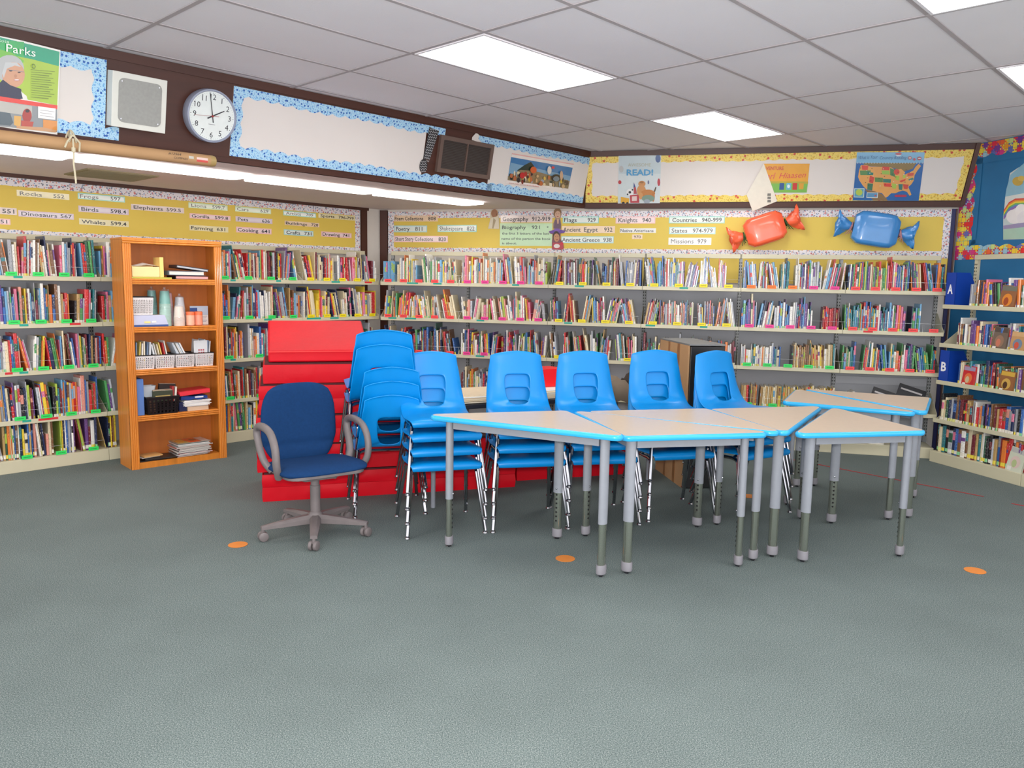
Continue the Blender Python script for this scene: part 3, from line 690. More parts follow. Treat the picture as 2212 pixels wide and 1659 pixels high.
def row(w, a0, a1, of, z, pal, hm, hv, tm, segs=None, shelf='', bayn='', gap=0.1, dep=(0.15, 0.21), lean=0.35, front=0.025, stick=0.7, skip=None, seq=None):
    """fill a shelf from a0 to a1 with upright and leaning books"""
    u, n = wall_dirs(w); x = a0+0.008; idx = 0; zt = z
    while x < a1-0.03:
        grp = random.randint(3, 10); r = random.random(); th = 0.0
        if r < lean: th = random.choice((-1, -1, 1))*random.uniform(0.03, 0.2)
        elif r < lean+0.25: th = random.uniform(-0.035, 0.02)
        for g in range(grp):
            t = max(0.006, random.gauss(tm, tm*0.42)); h = min(0.335, max(0.15, random.gauss(hm, hv)))
            if seq: nm, t, h = seq[idx % len(seq)]; th = 0
            else: nm = random.choice(pal)
            d = random.uniform(*dep)
            ct, st = math.cos(th), abs(math.sin(th)); step = t/ct
            if g == 0 and abs(th) > 0.05: x += h*st*0.8 if th < 0 else 0.002
            if x+step > a1-0.006-(h*st if th > 0 and g == grp-1 else 0): x = a1; break
            books.append(dict(w=w, x=x, z=zt, t=t-0.0006, h=h, d=d, th=th, c=nm, of=of+front+random.uniform(0, 0.02), i=idx, shelf=shelf, bay=bayn, st=random.random() < stick, sk=random.choice(STK), r=random.random(), tm=tm))
            x += step; idx += 1
            if x > a1-0.02: break
        if th > 0.05: x += hm*math.sin(th)*0.85
        if random.random() < gap: x += random.uniform(0.01, 0.06)
SHN = ['top', 'second', 'third', 'fourth', 'bottom']
ZB = [z-0.026 for z in ZS]+[ZBASE]
# left wall
lsets = {1: [(MIX, .275, .025, .0135), (MIX, .265, .035, .0145), (MIX, .275, .025, .0125), (MIX, .27, .03, .0135), (MIX, .27, .03, .013)],
         2: [(MIX, .26, .03, .0135)]*5,
         3: [(MIX, .275, .025, .0125), (MIX, .27, .03, .0145), (MIX, .28, .03, .0135), (DK, .27, .03, .0145), (MIX, .25, .03, .014)],
         4: [(W('white:9 red:6 pink:3 grey:4 silver-grey:4 yellow:3 cream:5 navy:2 maroon:2 black:1'), .26, .035, .0145), (W('white:5 cream:7 yellow:5 red:4 navy:3 black:2 pink:3 orange:2 grey:3'), .265, .03, .015), (DK, .26, .03, .014), (DK, .25, .02, .015), (DK, .25, .02, .015)]}
for k in (1, 2, 3, 4):
    for s in range(5):
        pal, hm, hv, tm = lsets[k][s]
        a0, a1 = LA[k], LA[k]+LW
        if k == 2: a0 = 3.02  # the rest of this bay is hidden by the oak bookcase
        if k == 4 and s > 2: continue
        if k == 3 and s > 1: a1 = 3.95
        row('L', a0, a1, 6.86, ZB[s], pal, hm, hv, tm, shelf=SHN[s], bayn=ln[k])
        if k == 2: row('L', 2.388, 2.52, 6.86, ZB[s], pal, hm, hv, tm, shelf=SHN[s], bayn=ln[k]+' left part')
# back wall
bn = ['back wall corner bay', 'second bay of back wall', 'third bay of back wall', 'fourth bay of back wall', 'fifth bay of back wall', 'last bay of back wall']
seq = [('sky-blue', .0135, .235)]
bsets = [[(LIT, .25, .03, .012), (LIT, .245, .03, .013), (DK, .25, .03, .012)], [(LIT, .25, .035, .013), (LIT, .23, .03, .014), (MIX, .235, .035, .013), (MIX, .22, .03, .014)],
         [(DK, .26, .03, .011), (MIX, .25, .03, .012), (MIX, .25, .035, .013), (MIX, .2, .02, .012)], [(BRT, .25, .03, .0105), (MIX, .245, .025, .0115), (DK, .23, .03, .012), (SER, .17, .02, .012)],
         [(BRT, .255, .03, .0105), (BRT, .245, .035, .013), (TAN, .225, .02, .0125), (TAN, .21, .008, .013)], [(KIDS, .25, .025, .0105), (KIDS, .235, .03, .0125), (KIDS, .23, .03, .0125)]]
for k in range(6):
    for s, (pal, hm, hv, tm) in enumerate(bsets[k]):
        a0, a1 = BA[k]+0.01, BA[k]+BW[k]-0.01; kw = {}
        if k == 0 and s == 0: row('B', BA[0]+0.01, BA[0]+0.155, 7.75, ZB[0], MIX, .235, .001, .0135, shelf='top', bayn='blue series, '+bn[0], seq=[('sky-blue', .0155, .235)], front=0.02); a0 += 0.155
        if k == 3 and s == 0: a1 = 0.20
        if k == 3 and s == 1: pass
        if k == 4 and s == 1: a0 += 0.0; a1 = 0.98
        if k == 4 and s == 1: row('B', 1.05, 1.225, 7.75, ZB[1], W('red:5 maroon:2 white:1'), .215, .01, .013, shelf='second', bayn='red set, '+bn[4])
        if k == 5 and s == 1: a1 = 1.90
        if k == 3 and s == 2: a1 = 0.32
        if k == 4 and s == 2: a0 = 0.93-0.0; a0 = 0.80; row('B', 0.335, 0.74, 7.75, ZB[2], SER, .2, .02, .013, shelf='third', bayn=bn[4]+' left part')
        if k == 5 and s == 3: continue
        if k == 2 and s == 3: continue
        if k == 1 and s == 3: a0, a1 = -2.42, -2.0
        row('B', a0, a1, 7.75, ZB[s], pal, hm, hv, tm, shelf=SHN[s], bayn=bn[k], lean=(0.55 if s in (1, 2) and k < 3 else 0.3), stick=0.3 if s == 0 else 0.6)
row('B', 1.245, 1.42, 7.75, ZB[3], W('cream:5 white:3 navy:3 yellow:1'), .17, .015, .014, shelf='fourth', bayn=bn[5], lean=0)
row('B', -0.72, -0.45, 7.75, ZB[3], DK, .17, .02, .013, shelf='fourth', bayn=bn[3]+' left end', lean=0.1)
row('B', -1.42, -1.05, 7.75, ZB[3], DK, .17, .02, .013, shelf='fourth', bayn=bn[2], lean=0.1)
# right wall
rn = ['right wall bay', 'right wall second bay']
ZRB = [z-0.026 for z in ZR]+[ZBASE]
FIC = W('white:5 cream:4 navy:3 purple:3 red:3 black:3 blue:3 teal:2 dark_green:2 brown:2 orange:2 maroon:2 pink:1 grey:2 green:1')
rs = [(-5.39, 0, .215, .019), (-5.47, 1, .2, .019), (-5.44, 2, .2, .019), (-5.60, 3, .21, .021), (-5.60, 4, .235, .025)]
for a0, s, hm, tm in rs:
    row('R', a0, -4.71, 5.57, ZRB[s], FIC if s < 3 else DK, hm, 0.015, tm, shelf=SHN[s], bayn=rn[0], lean=0.12, dep=(0.13, 0.17), front=0.03, stick=1.0)
    row('R', -4.69, -3.80, 5.57, ZRB[s], FIC, hm, 0.015, tm, shelf=SHN[s], bayn=rn[1], lean=0.12, dep=(0.13, 0.17), front=0.03, stick=1.0)

def book_geo(mb, b, pages=True, individual=True):
    t, h, d = b['t'], b['h'], b['d']; c = PD[b['c']]; v = 0.85+0.3*b['r']; c = tuple(min(0.9, x*v) for x in c)
    c2 = random.choice(list(PD.values())); e = min(0.0022, t*0.18)
    sk = b['sk'] if b['st'] else c
    z1, z2 = 0.012, 0.042
    zt0, zt1 = h*random.uniform(0.5, 0.62), h*random.uniform(0.66, 0.95)
    two = random.random() < 0.3
    segs = [(0, z1, c, 0), (z1, z2, sk, 0.5 if b['st'] else 0), (z2, zt0, c, random.choice((0, 0, 0.5, 0.9))), (zt0, zt1, c2 if two else c, random.choice((0.2, 0.9, 0.9))), (zt1, h, c, 0.3)]
    r = min(0.004, t*0.3)
    for za, zb, cc, al in segs:
        col = (*cc, al)
        mb.add([(0, r, za), (t*0.2, 0, za), (t*0.8, 0, za), (t, r, za), (0, r, zb), (t*0.2, 0, zb), (t*0.8, 0, zb), (t, r, zb)], [(0, 1, 5, 4), (1, 2, 6, 5), (2, 3, 7, 6)], col=col)
    ca = (*c, 0.25)
    if individual:
        for x0, x1 in ((0, e), (t-e, t)):
            mb.add([(x0, r, 0), (x1, r, 0), (x1, d, 0), (x0, d, 0), (x0, r, h), (x1, r, h), (x1, d, h), (x0, d, h)], [(0, 3, 2, 1), (4, 5, 6, 7), (0, 1, 5, 4), (1, 2, 6, 5), (2, 3, 7, 6), (3, 0, 4, 7)], col=ca)
        mb.add([(t*0.2, 0, h), (t*0.8, 0, h), (t-e, r+e, h), (e, r+e, h)], [(0, 1, 2, 3)], col=ca)
        mb.add([(e, r+e, 0), (t-e, r+e, 0), (t-e, r+e, h), (e, r+e, h)], [(3, 2, 1, 0)], col=ca)
    else:
        pg = lin('cfc6b0')
        mb.add([(0, r, 0), (t, r, 0), (t, d, 0), (0, d, 0), (0, r, h), (t, r, h), (t, d, h), (0, d, h)], [(0, 3, 2, 1), (0, 4, 7, 3), (1, 2, 6, 5), (2, 3, 7, 6)], col=ca)
        mb.add([(0, r, h), (t*0.2, 0, h), (t*0.8, 0, h), (t, r, h), (t, d, h), (0, d, h)], [(0, 1, 2, 3, 4, 5)], col=(*pg, 0))
def book_M(b):
    u, n = wall_dirs(b['w']); th = b['th']; ct, s_ = math.cos(th), math.sin(th)
    # axes after leaning: x' along the wall, z' along the spine
    ax = u*ct + Vector((0, 0, -s_)); az = u*s_ + Vector((0, 0, ct))
    p = u*b['x'] + n*b['of'] + Vector((0, 0, b['z']+0.001))
    if th > 0: p += Vector((0, 0, b['t']*s_))
    return Matrix(((ax.x, n.x, az.x, p.x), (ax.y, n.y, az.y, p.y), (ax.z, n.z, az.z, p.z), (0, 0, 0, 1)))
def pix(P):
    q = Vector(P)-Vector((0, 0, CH)); x, y, z = q.dot(rt), q.dot(up), q.dot(fwd); return 1106+F_PX*x/z, 829.5-F_PX*y/z, z
HID = [(250, 500, 465, 1000), (600, 720, 760, 1060), (790, 740, 860, 1000), (885, 800, 985, 1000), (1420, 760, 1600, 1000)]
vis = []; beyond = []
for b in books:
    u, n = wall_dirs(b['w']); p = u*b['x']+n*b['of']; x, y, z = pix((p.x, p.y, b['z']+b['h']*0.8))
    b['size'] = b['h']*b['t']/z**2; b['px'] = x
    if x > 2240: beyond.append(b)
    if x < -12 or x > 2240: continue
    hid = any(x0 < x < x1 and y0 < y < y1 for x0, y0, x1, y1 in HID)
    if not hid: vis.append(b)
vis.sort(key=lambda b: -b['size'])
NIND = 300
ind, rest = vis[:NIND], vis[NIND:]
# renumber within each shelf from the left of what the photo shows
from collections import defaultdict
dd = defaultdict(list)
for b in vis: dd[(b['bay'], b['shelf'])].append(b)
for k_, l in dd.items():
    l.sort(key=lambda b: b['x'])
    for i, b in enumerate(l): b['ord'] = i
for b in ind:
    mb = MB(); book_geo(mb, b); o = mb.build('book', M_BOOK, M=book_M(b))
    t, h, d = b['t'], b['h'], b['d']; e = min(0.0022, t*0.18); r = min(0.004, t*0.3)
    if t > 0.006:
        mp = MB(); mp.box((e, r+e, 0.002), (t-e, d-0.003, h-0.003)); mp.build('pages', M_PAPER, o)
    sz = ('tall ' if h > 0.285 else 'short ' if h < 0.215 else '')+('thick ' if t > 0.019 else 'thin ' if t < 0.009 else '')
    ln_ = ' leaning left' if b['th'] < -0.06 else ' leaning right' if b['th'] > 0.06 else ''
    lb = '%s%s book%s, %s from left, %s shelf, %s' % (sz, b['c'], ln_, ordw(b['ord']), b['shelf'], b['bay'])
    while len(lb.split()) > 16 and ln_: ln_ = ''; lb = '%s%s book, %s from left, %s shelf, %s' % (sz, b['c'], ordw(b['ord']), b['shelf'], b['bay'])
    if len(lb.split()) > 16: lb = '%s book, %s from left, %s shelf, %s' % (b['c'], ordw(b['ord']), b['shelf'], b['bay'])
    tag(o, lb, 'book', 'library books on the steel shelves')
mb = MB()
for b in rest+beyond:
    mb.M = book_M(b); book_geo(mb, b, individual=False)
mb.M = Matrix.Identity(4)
org = rest[0]; Mi = wmat('B', -3.28, 7.75).inverted()
mb.v = [tuple(Mi @ Vector(v)) for v in mb.v]
tag(mb.build('shelved_books', M_BOOK, M=wmat('B', -3.28, 7.75)), 'many smaller library books packed on the far steel shelves', 'books', kind='stuff')

# ------------------------------------------------------------------ fluorescent shelf tags on wire holders
M_NEON = mat('fluorescent_tag', rough=0.5, attr=True, var=0.02)
NE = {'green': 'green', 'yellow': 'yellow', 'red': 'red', 'pink': 'pink', 'orange': 'orange'}
NC = {'green': lin('2fdc62'), 'yellow': lin('f0dc18'), 'red': lin('f8484a'), 'pink': lin('ea3a92'), 'orange': lin('fa7a24')}
def shelf_tag(w, a, of, z, c, label, grp, first={}):
    if c not in first:
        t = thing('shelf_label', label, 'shelf label', M=wmat(w, a, of, z), group=grp)
        mb = MB(); mb.box((-0.038, -0.006, 0.0), (0.038, -0.004, 0.031), col=NC[c])
        for i in range(7): mb.box((-0.024+i*0.007, -0.0066, 0.012), (-0.0195+i*0.007, -0.0059, 0.018), col=tuple(v*0.25 for v in NC[c]))
        mb.build('tag', M_NEON, t)
        mb = MB(); mb.tube([(-0.09, -0.002, 0.0), (-0.09, -0.002, 0.075), (0.09, -0.002, 0.075), (0.09, -0.002, 0.0)], 0.0011, 5); mb.build('wire_loop', M_WIRE, t)
        first[c] = t; return t
    return dup(first[c], label=label, group=grp, M=wmat(w, a, of, z))
def tags(w, a0, a1, n, s, cols, bayn, off=0.5, z=None, of=None):
    zz = (ZB[s] if z is None else z)+0.026-0.003; oo = of or (6.86 if w == 'L' else 7.75)
    for i in range(n):
        c = cols[i % len(cols)] if len(cols) > 1 else cols[0]
        shelf_tag(w, a0+(a1-a0)*(i+off)/n, oo, zz if s < 4 else ZBASE+0.001, c, 'fluorescent %s tag, %s from left, %s shelf, %s' % (c, ordw(i), SHN[s], bayn), 'fluorescent tags on the shelf edges')
for s in range(5):
    tags('L', LA[1]+0.2, LA[1]+LW, 3 if s == 4 else 4, s, ['green'], ln[1])
    tags('L', 3.02, LA[2]+LW, 2, s, ['green'] if s < 4 else ['yellow'], ln[2], off=0.2)
    if s < 2: tags('L', LA[3], LA[3]+LW, 4, s, ['green'], ln[3], off=0.55)
    elif s == 2 or s == 3: tags('L', LA[3], LA[3]+0.6, 2, s, ['green'], ln[3])
    if s < 2: tags('L', LA[4], LA[4]+LW, 5, s, ['yellow'], ln[4])
bt = [[['red'], ['pink'], ['yellow'], ['yellow'], ['orange', 'orange', 'orange', 'pink', 'pink'], ['red']], [['red'], ['pink'], ['yellow'], ['yellow'], ['pink'], ['red']], [['red'], ['pink'], ['yellow'], ['yellow'], ['green'], ['red']]]
for s in range(3):
    for k in range(6):
        if s == 2 and k == 3: tags('B', BA[k], BA[k]+0.35, 1, s, ['yellow'], bn[k]); continue
        tags('B', BA[k], BA[k]+BW[k], 5 if k in (0, 1, 4, 5) else 4, s, bt[s][k], bn[k])
tags('B', BA[4], BA[4]+BW[4], 4, 3, ['green'], bn[4])
tags('B', BA[1], BA[1]+0.45, 2, 3, ['pink', 'green'], bn[1])
# small teal and red stickers on the shelf lips
M_TEALS = mat('teal_sticker', (34, 158, 140), 0.5, var=0.03); M_REDS = mat('red_sticker', (206, 42, 48), 0.5, var=0.03)
ks = 0
for w, a, s, wd2, m in (('L', 1.80, 0, .06, 'T'), ('L', 1.82, 1, .06, 'T'), ('L', 2.18, 1, .08, 'R'), ('L', 1.80, 2, .06, 'T'), ('L', 1.70, 2, .05, 'R'), ('L', 1.80, 3, .06, 'T'), ('L', 1.95, 3, .14, 'R'), ('L', 3.52, 0, .05, 'T'), ('L', 3.98, 0, .05, 'T'), ('L', 4.62, 0, .1, 'T'), ('L', 5.02, 0, .09, 'R'),
                         ('L', 3.86, 1, .08, 'T'), ('L', 4.36, 1, .16, 'T'), ('L', 4.6, 1, .1, 'T'), ('L', 3.5, 2, .05, 'T'), ('B', -2.93, 0, .12, 'T'), ('B', -2.66, 0, .09, 'T'), ('B', -1.84, 0, .07, 'T'), ('B', -1.2, 0, .09, 'T'), ('B', -0.2, 0, .08, 'T'), ('B', -3.15, 1, .09, 'T'), ('B', -2.95, 1, .12, 'T'), ('B', -2.2, 1, .08, 'T'), ('B', -1.3, 1, .08, 'T'), ('B', -0.5, 1, .09, 'T'), ('B', 0.0, 1, .07, 'T'), ('B', 1.45, 1, .08, 'R'), ('B', -2.2, 2, .09, 'T'), ('B', -2.3, 3, .12, 'T')):
    mb = MB(); mb.box((-wd2/2, -0.0012, -0.020), (wd2/2, 0, -0.003)); cn = 'teal' if m == 'T' else 'red'
    tag(mb.build('sticker', M_TEALS if m == 'T' else M_REDS, M=wmat(w, a, 6.86 if w == 'L' else 7.75, ZS[s])), 'small %s sticker on the lip of the %s shelf, %s, %s' % (cn, SHN[s], 'left wall' if w == 'L' else 'back wall', ordw(ks)+' sticker from the left edge of the photo' if False else ('%d cm along' % 0 if False else ['near the left end', 'near the middle', 'near the right end'][min(2, int(((a-LA[1])/3.7 if w == 'L' else (a+3.28)/5.4)*3))])), 'sticker', group='stickers on the %s shelf of the %s wall' % (SHN[s], 'left' if w == 'L' else 'back')); ks += 1

# ------------------------------------------------------------------ things on the walls
def art(name, label, cat, fr, outline, base, layers, texts=(), m=None, dz=0.006, K=(0, 0, 1), th=0.0015, part=None, group=None):
    """a flat printed sheet; outline and layers measured in the photo on the plane fr"""
    f = lambda x, y: fr.at(K[0]+x/K[2], K[1]+y/K[2])
    P = [f(*p) for p in outline]; x0 = min(p[0] for p in P); y0 = min(p[1] for p in P)
    g = lambda x, y: (f(x, y)[0]-x0, f(x, y)[1]-y0)
    mb = MB(); mb.prism([(p[0]-x0, p[1]-y0) for p in P], 0, th, col=lin(base) if isinstance(base, str) else base)
    z = th
    for poly, c in layers:
        z += 0.00025
        if isinstance(poly, tuple):   # ellipse cx, cy, rx, ry
            cx, cy, rx, ry = poly; pts = [(cx+rx*math.cos(a), cy+ry*math.sin(a)) for a in [2*PI*i/18 for i in range(18)]]
        else: pts = poly
        mb.flat([g(*p) for p in pts], z, col=lin(c) if isinstance(c, str) else c)
    z += 0.0004
    for s, xa, ya, xb, yb, h, c, bold, sh in texts:
        a = g(xa, ya); b = g(xb, yb); hh = g(xa, ya-h)[1]-a[1]
        put_text(mb, s, a[0], b[0], a[1], hh, z, lin(c), bold=bold, shear=sh, slope=(b[1]-a[1])/(b[0]-a[0]))
    o = mb.build(name, m or M_PRINT, M=fr.mat(x0, y0, dz))
    return tag(o, label, cat, group)
# biography poster (person portrait, plain stand-in)
K = (0, 40, 5.925)
lines = [([(385+(i % 3)*2, 650+i*29), (690-(i*37) % 90, 676+i*29-((i*37) % 90)*0.08), (690-(i*37) % 90, 682+i*29), (385+(i % 3)*2, 656+i*29)], '6e8428') for i in range(13)]
art('poster', 'tall green poster with smiling person portrait and the word Parks', 'poster', FSL, [(-90, 190), (765, 405), (725, 1500), (-90, 1370)], 'f0eee8',
    [([(-60, 225), (755, 425), (745, 610), (-60, 450)], '12a078'), ([(-60, 270), (300, 300), (300, 520), (-60, 470)], '38b060'), ([(-60, 430), (200, 480), (400, 520), (745, 610), (725, 1110), (-60, 960)], 'a8c43a'),
     ([(-60, 380), (150, 440), (300, 540), (250, 640), (-60, 700)], '74bc40'),
     ((110, 640, 190, 175), 'b6b8b8'), ((165, 720, 145, 165), 'd09a78'), ([(60, 560), (200, 560), (262, 620), (180, 600), (80, 640), (40, 760), (20, 700)], 'c4c6c6'),
     ([(30, 780), (120, 850), (200, 880), (260, 900), (290, 1020), (220, 1040), (-60, 1000), (-60, 870)], '1c2040'), ([(260, 930), (330, 990), (345, 1040), (285, 1030)], 'e4e0dc'),
     ((128, 668, 22, 9), '4a342c'), ((235, 690, 20, 9), '4a342c'), ([(90, 650), (300, 680), (300, 686), (90, 656)], '8a8a90'), ((205, 786, 40, 14), 'b4605c'), ((205, 784, 34, 8), 'f0e8e4'), ((190, 735, 18, 22), 'c08868'),
     ([(-60, 985), (725, 1110), (723, 1160), (-60, 1045)], 'e04034'),
     ([(-60, 1050), (722, 1160), (720, 1450), (600, 1440), (-60, 1370)], '8a9094'), ([(-60, 1050), (400, 1120), (400, 1250), (-60, 1180)], 'b8b6ae'), ([(-60, 1180), (120, 1210), (160, 1330), (120, 1370), (-60, 1350)], '56646c'), ([(170, 1240), (260, 1250), (250, 1390), (170, 1360)], 'd8a858'), ((335, 1240, 60, 90), 'a83830'), ([(260, 1300), (420, 1320), (400, 1400), (260, 1390)], 'b84a3c'), ((340, 1180, 26, 22), '30242a'),
     ([(540, 1290), (718, 1310), (715, 1440), (540, 1400)], 'd89048'), ([(200, 1370), (540, 1390), (716, 1430), (700, 1455), (200, 1400)], 'c89a70'), ([(475, 1120), (700, 1150), (695, 1295), (475, 1270)], 'f0eeec'),
     ([(500, 1165), (685, 1190), (685, 1195), (500, 1170)], '909098'), ([(500, 1200), (650, 1220), (650, 1225), (500, 1205)], '909098'), ([(500, 1235), (675, 1258), (675, 1263), (500, 1240)], '909098')]+lines,
    [('Parks', 65, 420, 440, 490, 100, 'f0f4ec', 0.005, 0), ('O', 390, 635, 440, 645, 62, '3a5a30', 0.0, 0), ('Rosa', -40, 292, 100, 318, 40, 'd8f0e0', 0.0, 0)], m=M_GLOSSP, K=K, dz=0.009)
# white speaker box with grey grille
def wallbox(px0, py0, px1, py1, fr):
    a = fr.at(px0, py0); b = fr.at(px1, py1); return a, b
c0 = FSL.at(244, 288); c1 = FSL.at(360, 172)
def lifted(fr, d): return Frame(fr.o+fr.z*d, fr.x, fr.y)
SFR = lifted(FSL, 0.085)
q = [SFR.at(*p) for p in ((244, 152), (363, 174), (356, 290), (240, 271))]
x0 = (q[0][0]+q[3][0])/2; x1 = (q[1][0]+q[2][0])/2; y1 = (q[0][1]+q[1][1])/2; y0 = (q[2][1]+q[3][1])/2; w_, h_ = x1-x0, y1-y0
t = thing('intercom_speaker', 'square white speaker box with grey grille left of the wall clock', 'speaker', M=SFR.mat(x0, y0, 0))
M_SPK = mat('white_speaker_enamel', (222, 222, 214), 0.5, var=0.03); M_GRL = mat('grey_grille', (160, 160, 156), 0.55, metal=0.3, var=0.05, scale=60)
mb = MB(); mb.box((0, 0, -0.084), (w_, h_, 0.0)); mb.build('housing', M_SPK, t, bevel=0.003)
mb = MB(); mb.prism(rrect(w_*0.11, h_*0.1, w_*0.9, h_*0.9, w_*0.1), 0, 0.004); mb.build('grille', M_GRL, t)
for cx, cy in ((0.16, 0.16), (0.84, 0.16), (0.16, 0.84), (0.84, 0.84)):
    mb = MB(); mb.lathe([(0.005, 0.004), (0.004, 0.007)], 10, w_*cx, h_*cy); mb.build('screw', M_CHROME, t)
# clock
CFR = lifted(FSL, 0.075)
cx, cy = CFR.at(459, 251); R_ = (CFR.at(511, 250)[0]-CFR.at(402, 250)[0])/2
t = thing('wall_clock', 'round wall clock with black numerals showing two minutes to two', 'clock', M=CFR.mat(cx, cy, 0))
M_CLK = mat('grey_blue_clock_case', (150, 156, 176), 0.4, var=0.03); M_FACE = mat('clock_face', (226, 232, 230), 0.5, var=0.02)
mb = MB(); mb.lathe([(R_*0.97, -0.074), (R_*1.0, -0.05), (R_*1.0, -0.012), (R_*0.98, 0.002), (R_*0.93, 0.004), (R_*0.90, -0.004)], 48); mb.build('case', M_CLK, t, smooth='auto')
mb = MB(); mb.prism(circ(0, 0, R_*0.9, n=48), -0.005, -0.003, col=lin('e2e8e6'))
for i in range(1, 13):
    a = math.radians(90-30*i); s_ = str(i); r = R_*0.70; x, y = r*math.cos(a), r*math.sin(a); vs_ = text_mesh(s_)[0]; kk = 0.033/max(v[1] for v in text_mesh('H')[0]); wd_ = kk*(max(v[0] for v in vs_)-min(v[0] for v in vs_))/2
    put_text(mb, s_, x-wd_, x+wd_, y-0.016, 0.033, -0.0022, (0.03, 0.03, 0.04), bold=0.0)
for i in range(60):
    a = math.radians(6*i); r = R_*0.845; mb.prism(circ(r*math.cos(a), r*math.sin(a), 0.0028 if i % 5 == 0 else 0.0012, n=6), -0.003, -0.0024, col=(0.05, 0.05, 0.06))
put_text(mb, 'simplex', -0.022, 0.022, -R_*0.32, 0.006, -0.0022, (0.2, 0.2, 0.22), bold=0.0) if False else mb.prism([(-0.022, -R_*0.32), (0.022, -R_*0.32), (0.022, -R_*0.30), (-0.022, -R_*0.30)], -0.003, -0.0024, col=(0.3, 0.3, 0.32))
mb.build('face', M_PRINT, t)
def hand(nm, ang, l, tail, w, c, z):
    mb = MB(); a = math.radians(90-ang); d = (math.cos(a), math.sin(a)); n = (-d[1], d[0])
    mb.prism([(-d[0]*tail-n[0]*w, -d[1]*tail-n[1]*w), (d[0]*l-n[0]*w*0.6, d[1]*l-n[1]*w*0.6), (d[0]*l+n[0]*w*0.6, d[1]*l+n[1]*w*0.6), (-d[0]*tail+n[0]*w, -d[1]*tail+n[1]*w)], z, z+0.001, col=c)
    mb.build(nm, M_PRINT, t)
hand('hour_hand', 61, R_*0.53, R_*0.22, 0.0045, (0.03, 0.03, 0.04), 0.0)
hand('minute_hand', 350, R_*0.86, R_*0.24, 0.0032, (0.03, 0.03, 0.04), 0.0015)
hand('second_hand', 266, R_*0.72, R_*0.26, 0.0013, (0.35, 0.08, 0.08), 0.003)
mb = MB(); mb.lathe([(0.007, 0), (0.007, 0.005)], 14); mb.build('hub', mat('clock_hub_red', (150, 30, 30), 0.4, var=0.02), t)
# brown louvred speaker
c0 = FSL.at(930, 365)
q = [FSL.at(*p) for p in ((951, 291), (1064, 312), (1052, 389), (937, 368))]
xa, xb = (q[0][0]+q[3][0])/2, (q[1][0]+q[2][0])/2; ya, yb = (q[2][1]+q[3][1])/2, (q[0][1]+q[1][1])/2; w_, h_ = xb-xa, yb-ya
t = thing('louvred_speaker', 'brown louvred grille box on the dark panelling beside the painting print', 'speaker', M=FSL.mat(xa, ya, 0))
M_BRF = mat('brown_grille_frame', (104, 84, 76), 0.5, var=0.05); M_BRL = mat('dark_louvre', (112, 104, 100), 0.45, metal=0.4, var=0.05)
mb = MB(); e = 0.035
for p in (((0, 0, 0), (w_, e, .03)), ((0, h_-e, 0), (w_, h_, .03)), ((0, e, 0), (e, h_-e, .03)), ((w_-e, e, 0), (w_, h_-e, .03)), ((w_/2-0.006, e, 0), (w_/2+0.006, h_-e, .03))): mb.box(*p)
mb.box((0.01, 0.01, 0), (w_-0.01, h_-0.01, 0.006)); mb.build('frame', M_BRF, t)
mb = MB()
for k in range(18):
    y = e+0.006+(h_-2*e-0.012)*k/17; mb.add([(e, y-0.003, 0.022), (w_-e, y-0.003, 0.022), (w_-e, y+0.006, 0.012), (e, y+0.006, 0.012)], [(0, 1, 2, 3)]); mb.add([(e, y-0.005, 0.021), (w_-e, y-0.005, 0.021), (w_-e, y+0.004, 0.011), (e, y+0.004, 0.011)], [(3, 2, 1, 0)])
mb.build('louvres', M_BRL, t)
# wide painting print: generic figures under a blue sky
K = (900, 260, 5.821); random.seed(3)
L_ = [([(1190, 410), (1970, 545), (1968, 560), (1190, 425)], 'e8b4ae'), ([(1180, 460), (1955, 595), (1898, 858), (1135, 750)], '3e78ac'), ([(1175, 530), (1930, 700), (1898, 858), (1135, 750)], '7ca4c0'),
      ([(1250, 630), (1350, 560), (1430, 520), (1480, 590), (1440, 640), (1300, 640)], '243a2a'), ([(1140, 700), (1300, 620), (1500, 640), (1700, 700), (1915, 760), (1898, 858), (1135, 750)], '8a7a58')]
cols = ['c8a878', 'a83a2c', 'd8c8a0', '5a4a3a', 'b86a3c', '3c4430', 'e0d4bc', '7a2e28', '94a0a8', '2c2a2a', 'd0b04c', 'c05030']
for i in range(46):
    x = random.uniform(1150, 1880); y0 = 640+(x-1150)*0.13; y = y0+random.uniform(0, 110); L_.append(((x, y, random.uniform(8, 22), random.uniform(12, 34)), random.choice(cols)))
L_ += [((1450, 620, 40, 42), 'd0602c'), ((1310, 690, 32, 40), 'c02c28'), ((1650, 625, 26, 52), 'e0d8d0'), ((1695, 590, 20, 16), 'd83030'), ((1735, 720, 56, 46), '2a2826'), ((1735, 732, 40, 32), '7a8890'), ((1800, 690, 20, 60), 'c8a484')]
art('art_print', 'wide printed picture of crowded colourful figures under blue sky', 'print', FSL, [(1195, 400), (1985, 540), (1915, 885), (1115, 790)], 'ece4de', L_, [('WHAT STORY DO YOU SEE IN THE MURAL', 1140, 792, 1520, 838, 15, 'c03c38', 0.0, 0)], K=K, m=M_GLOSSP)
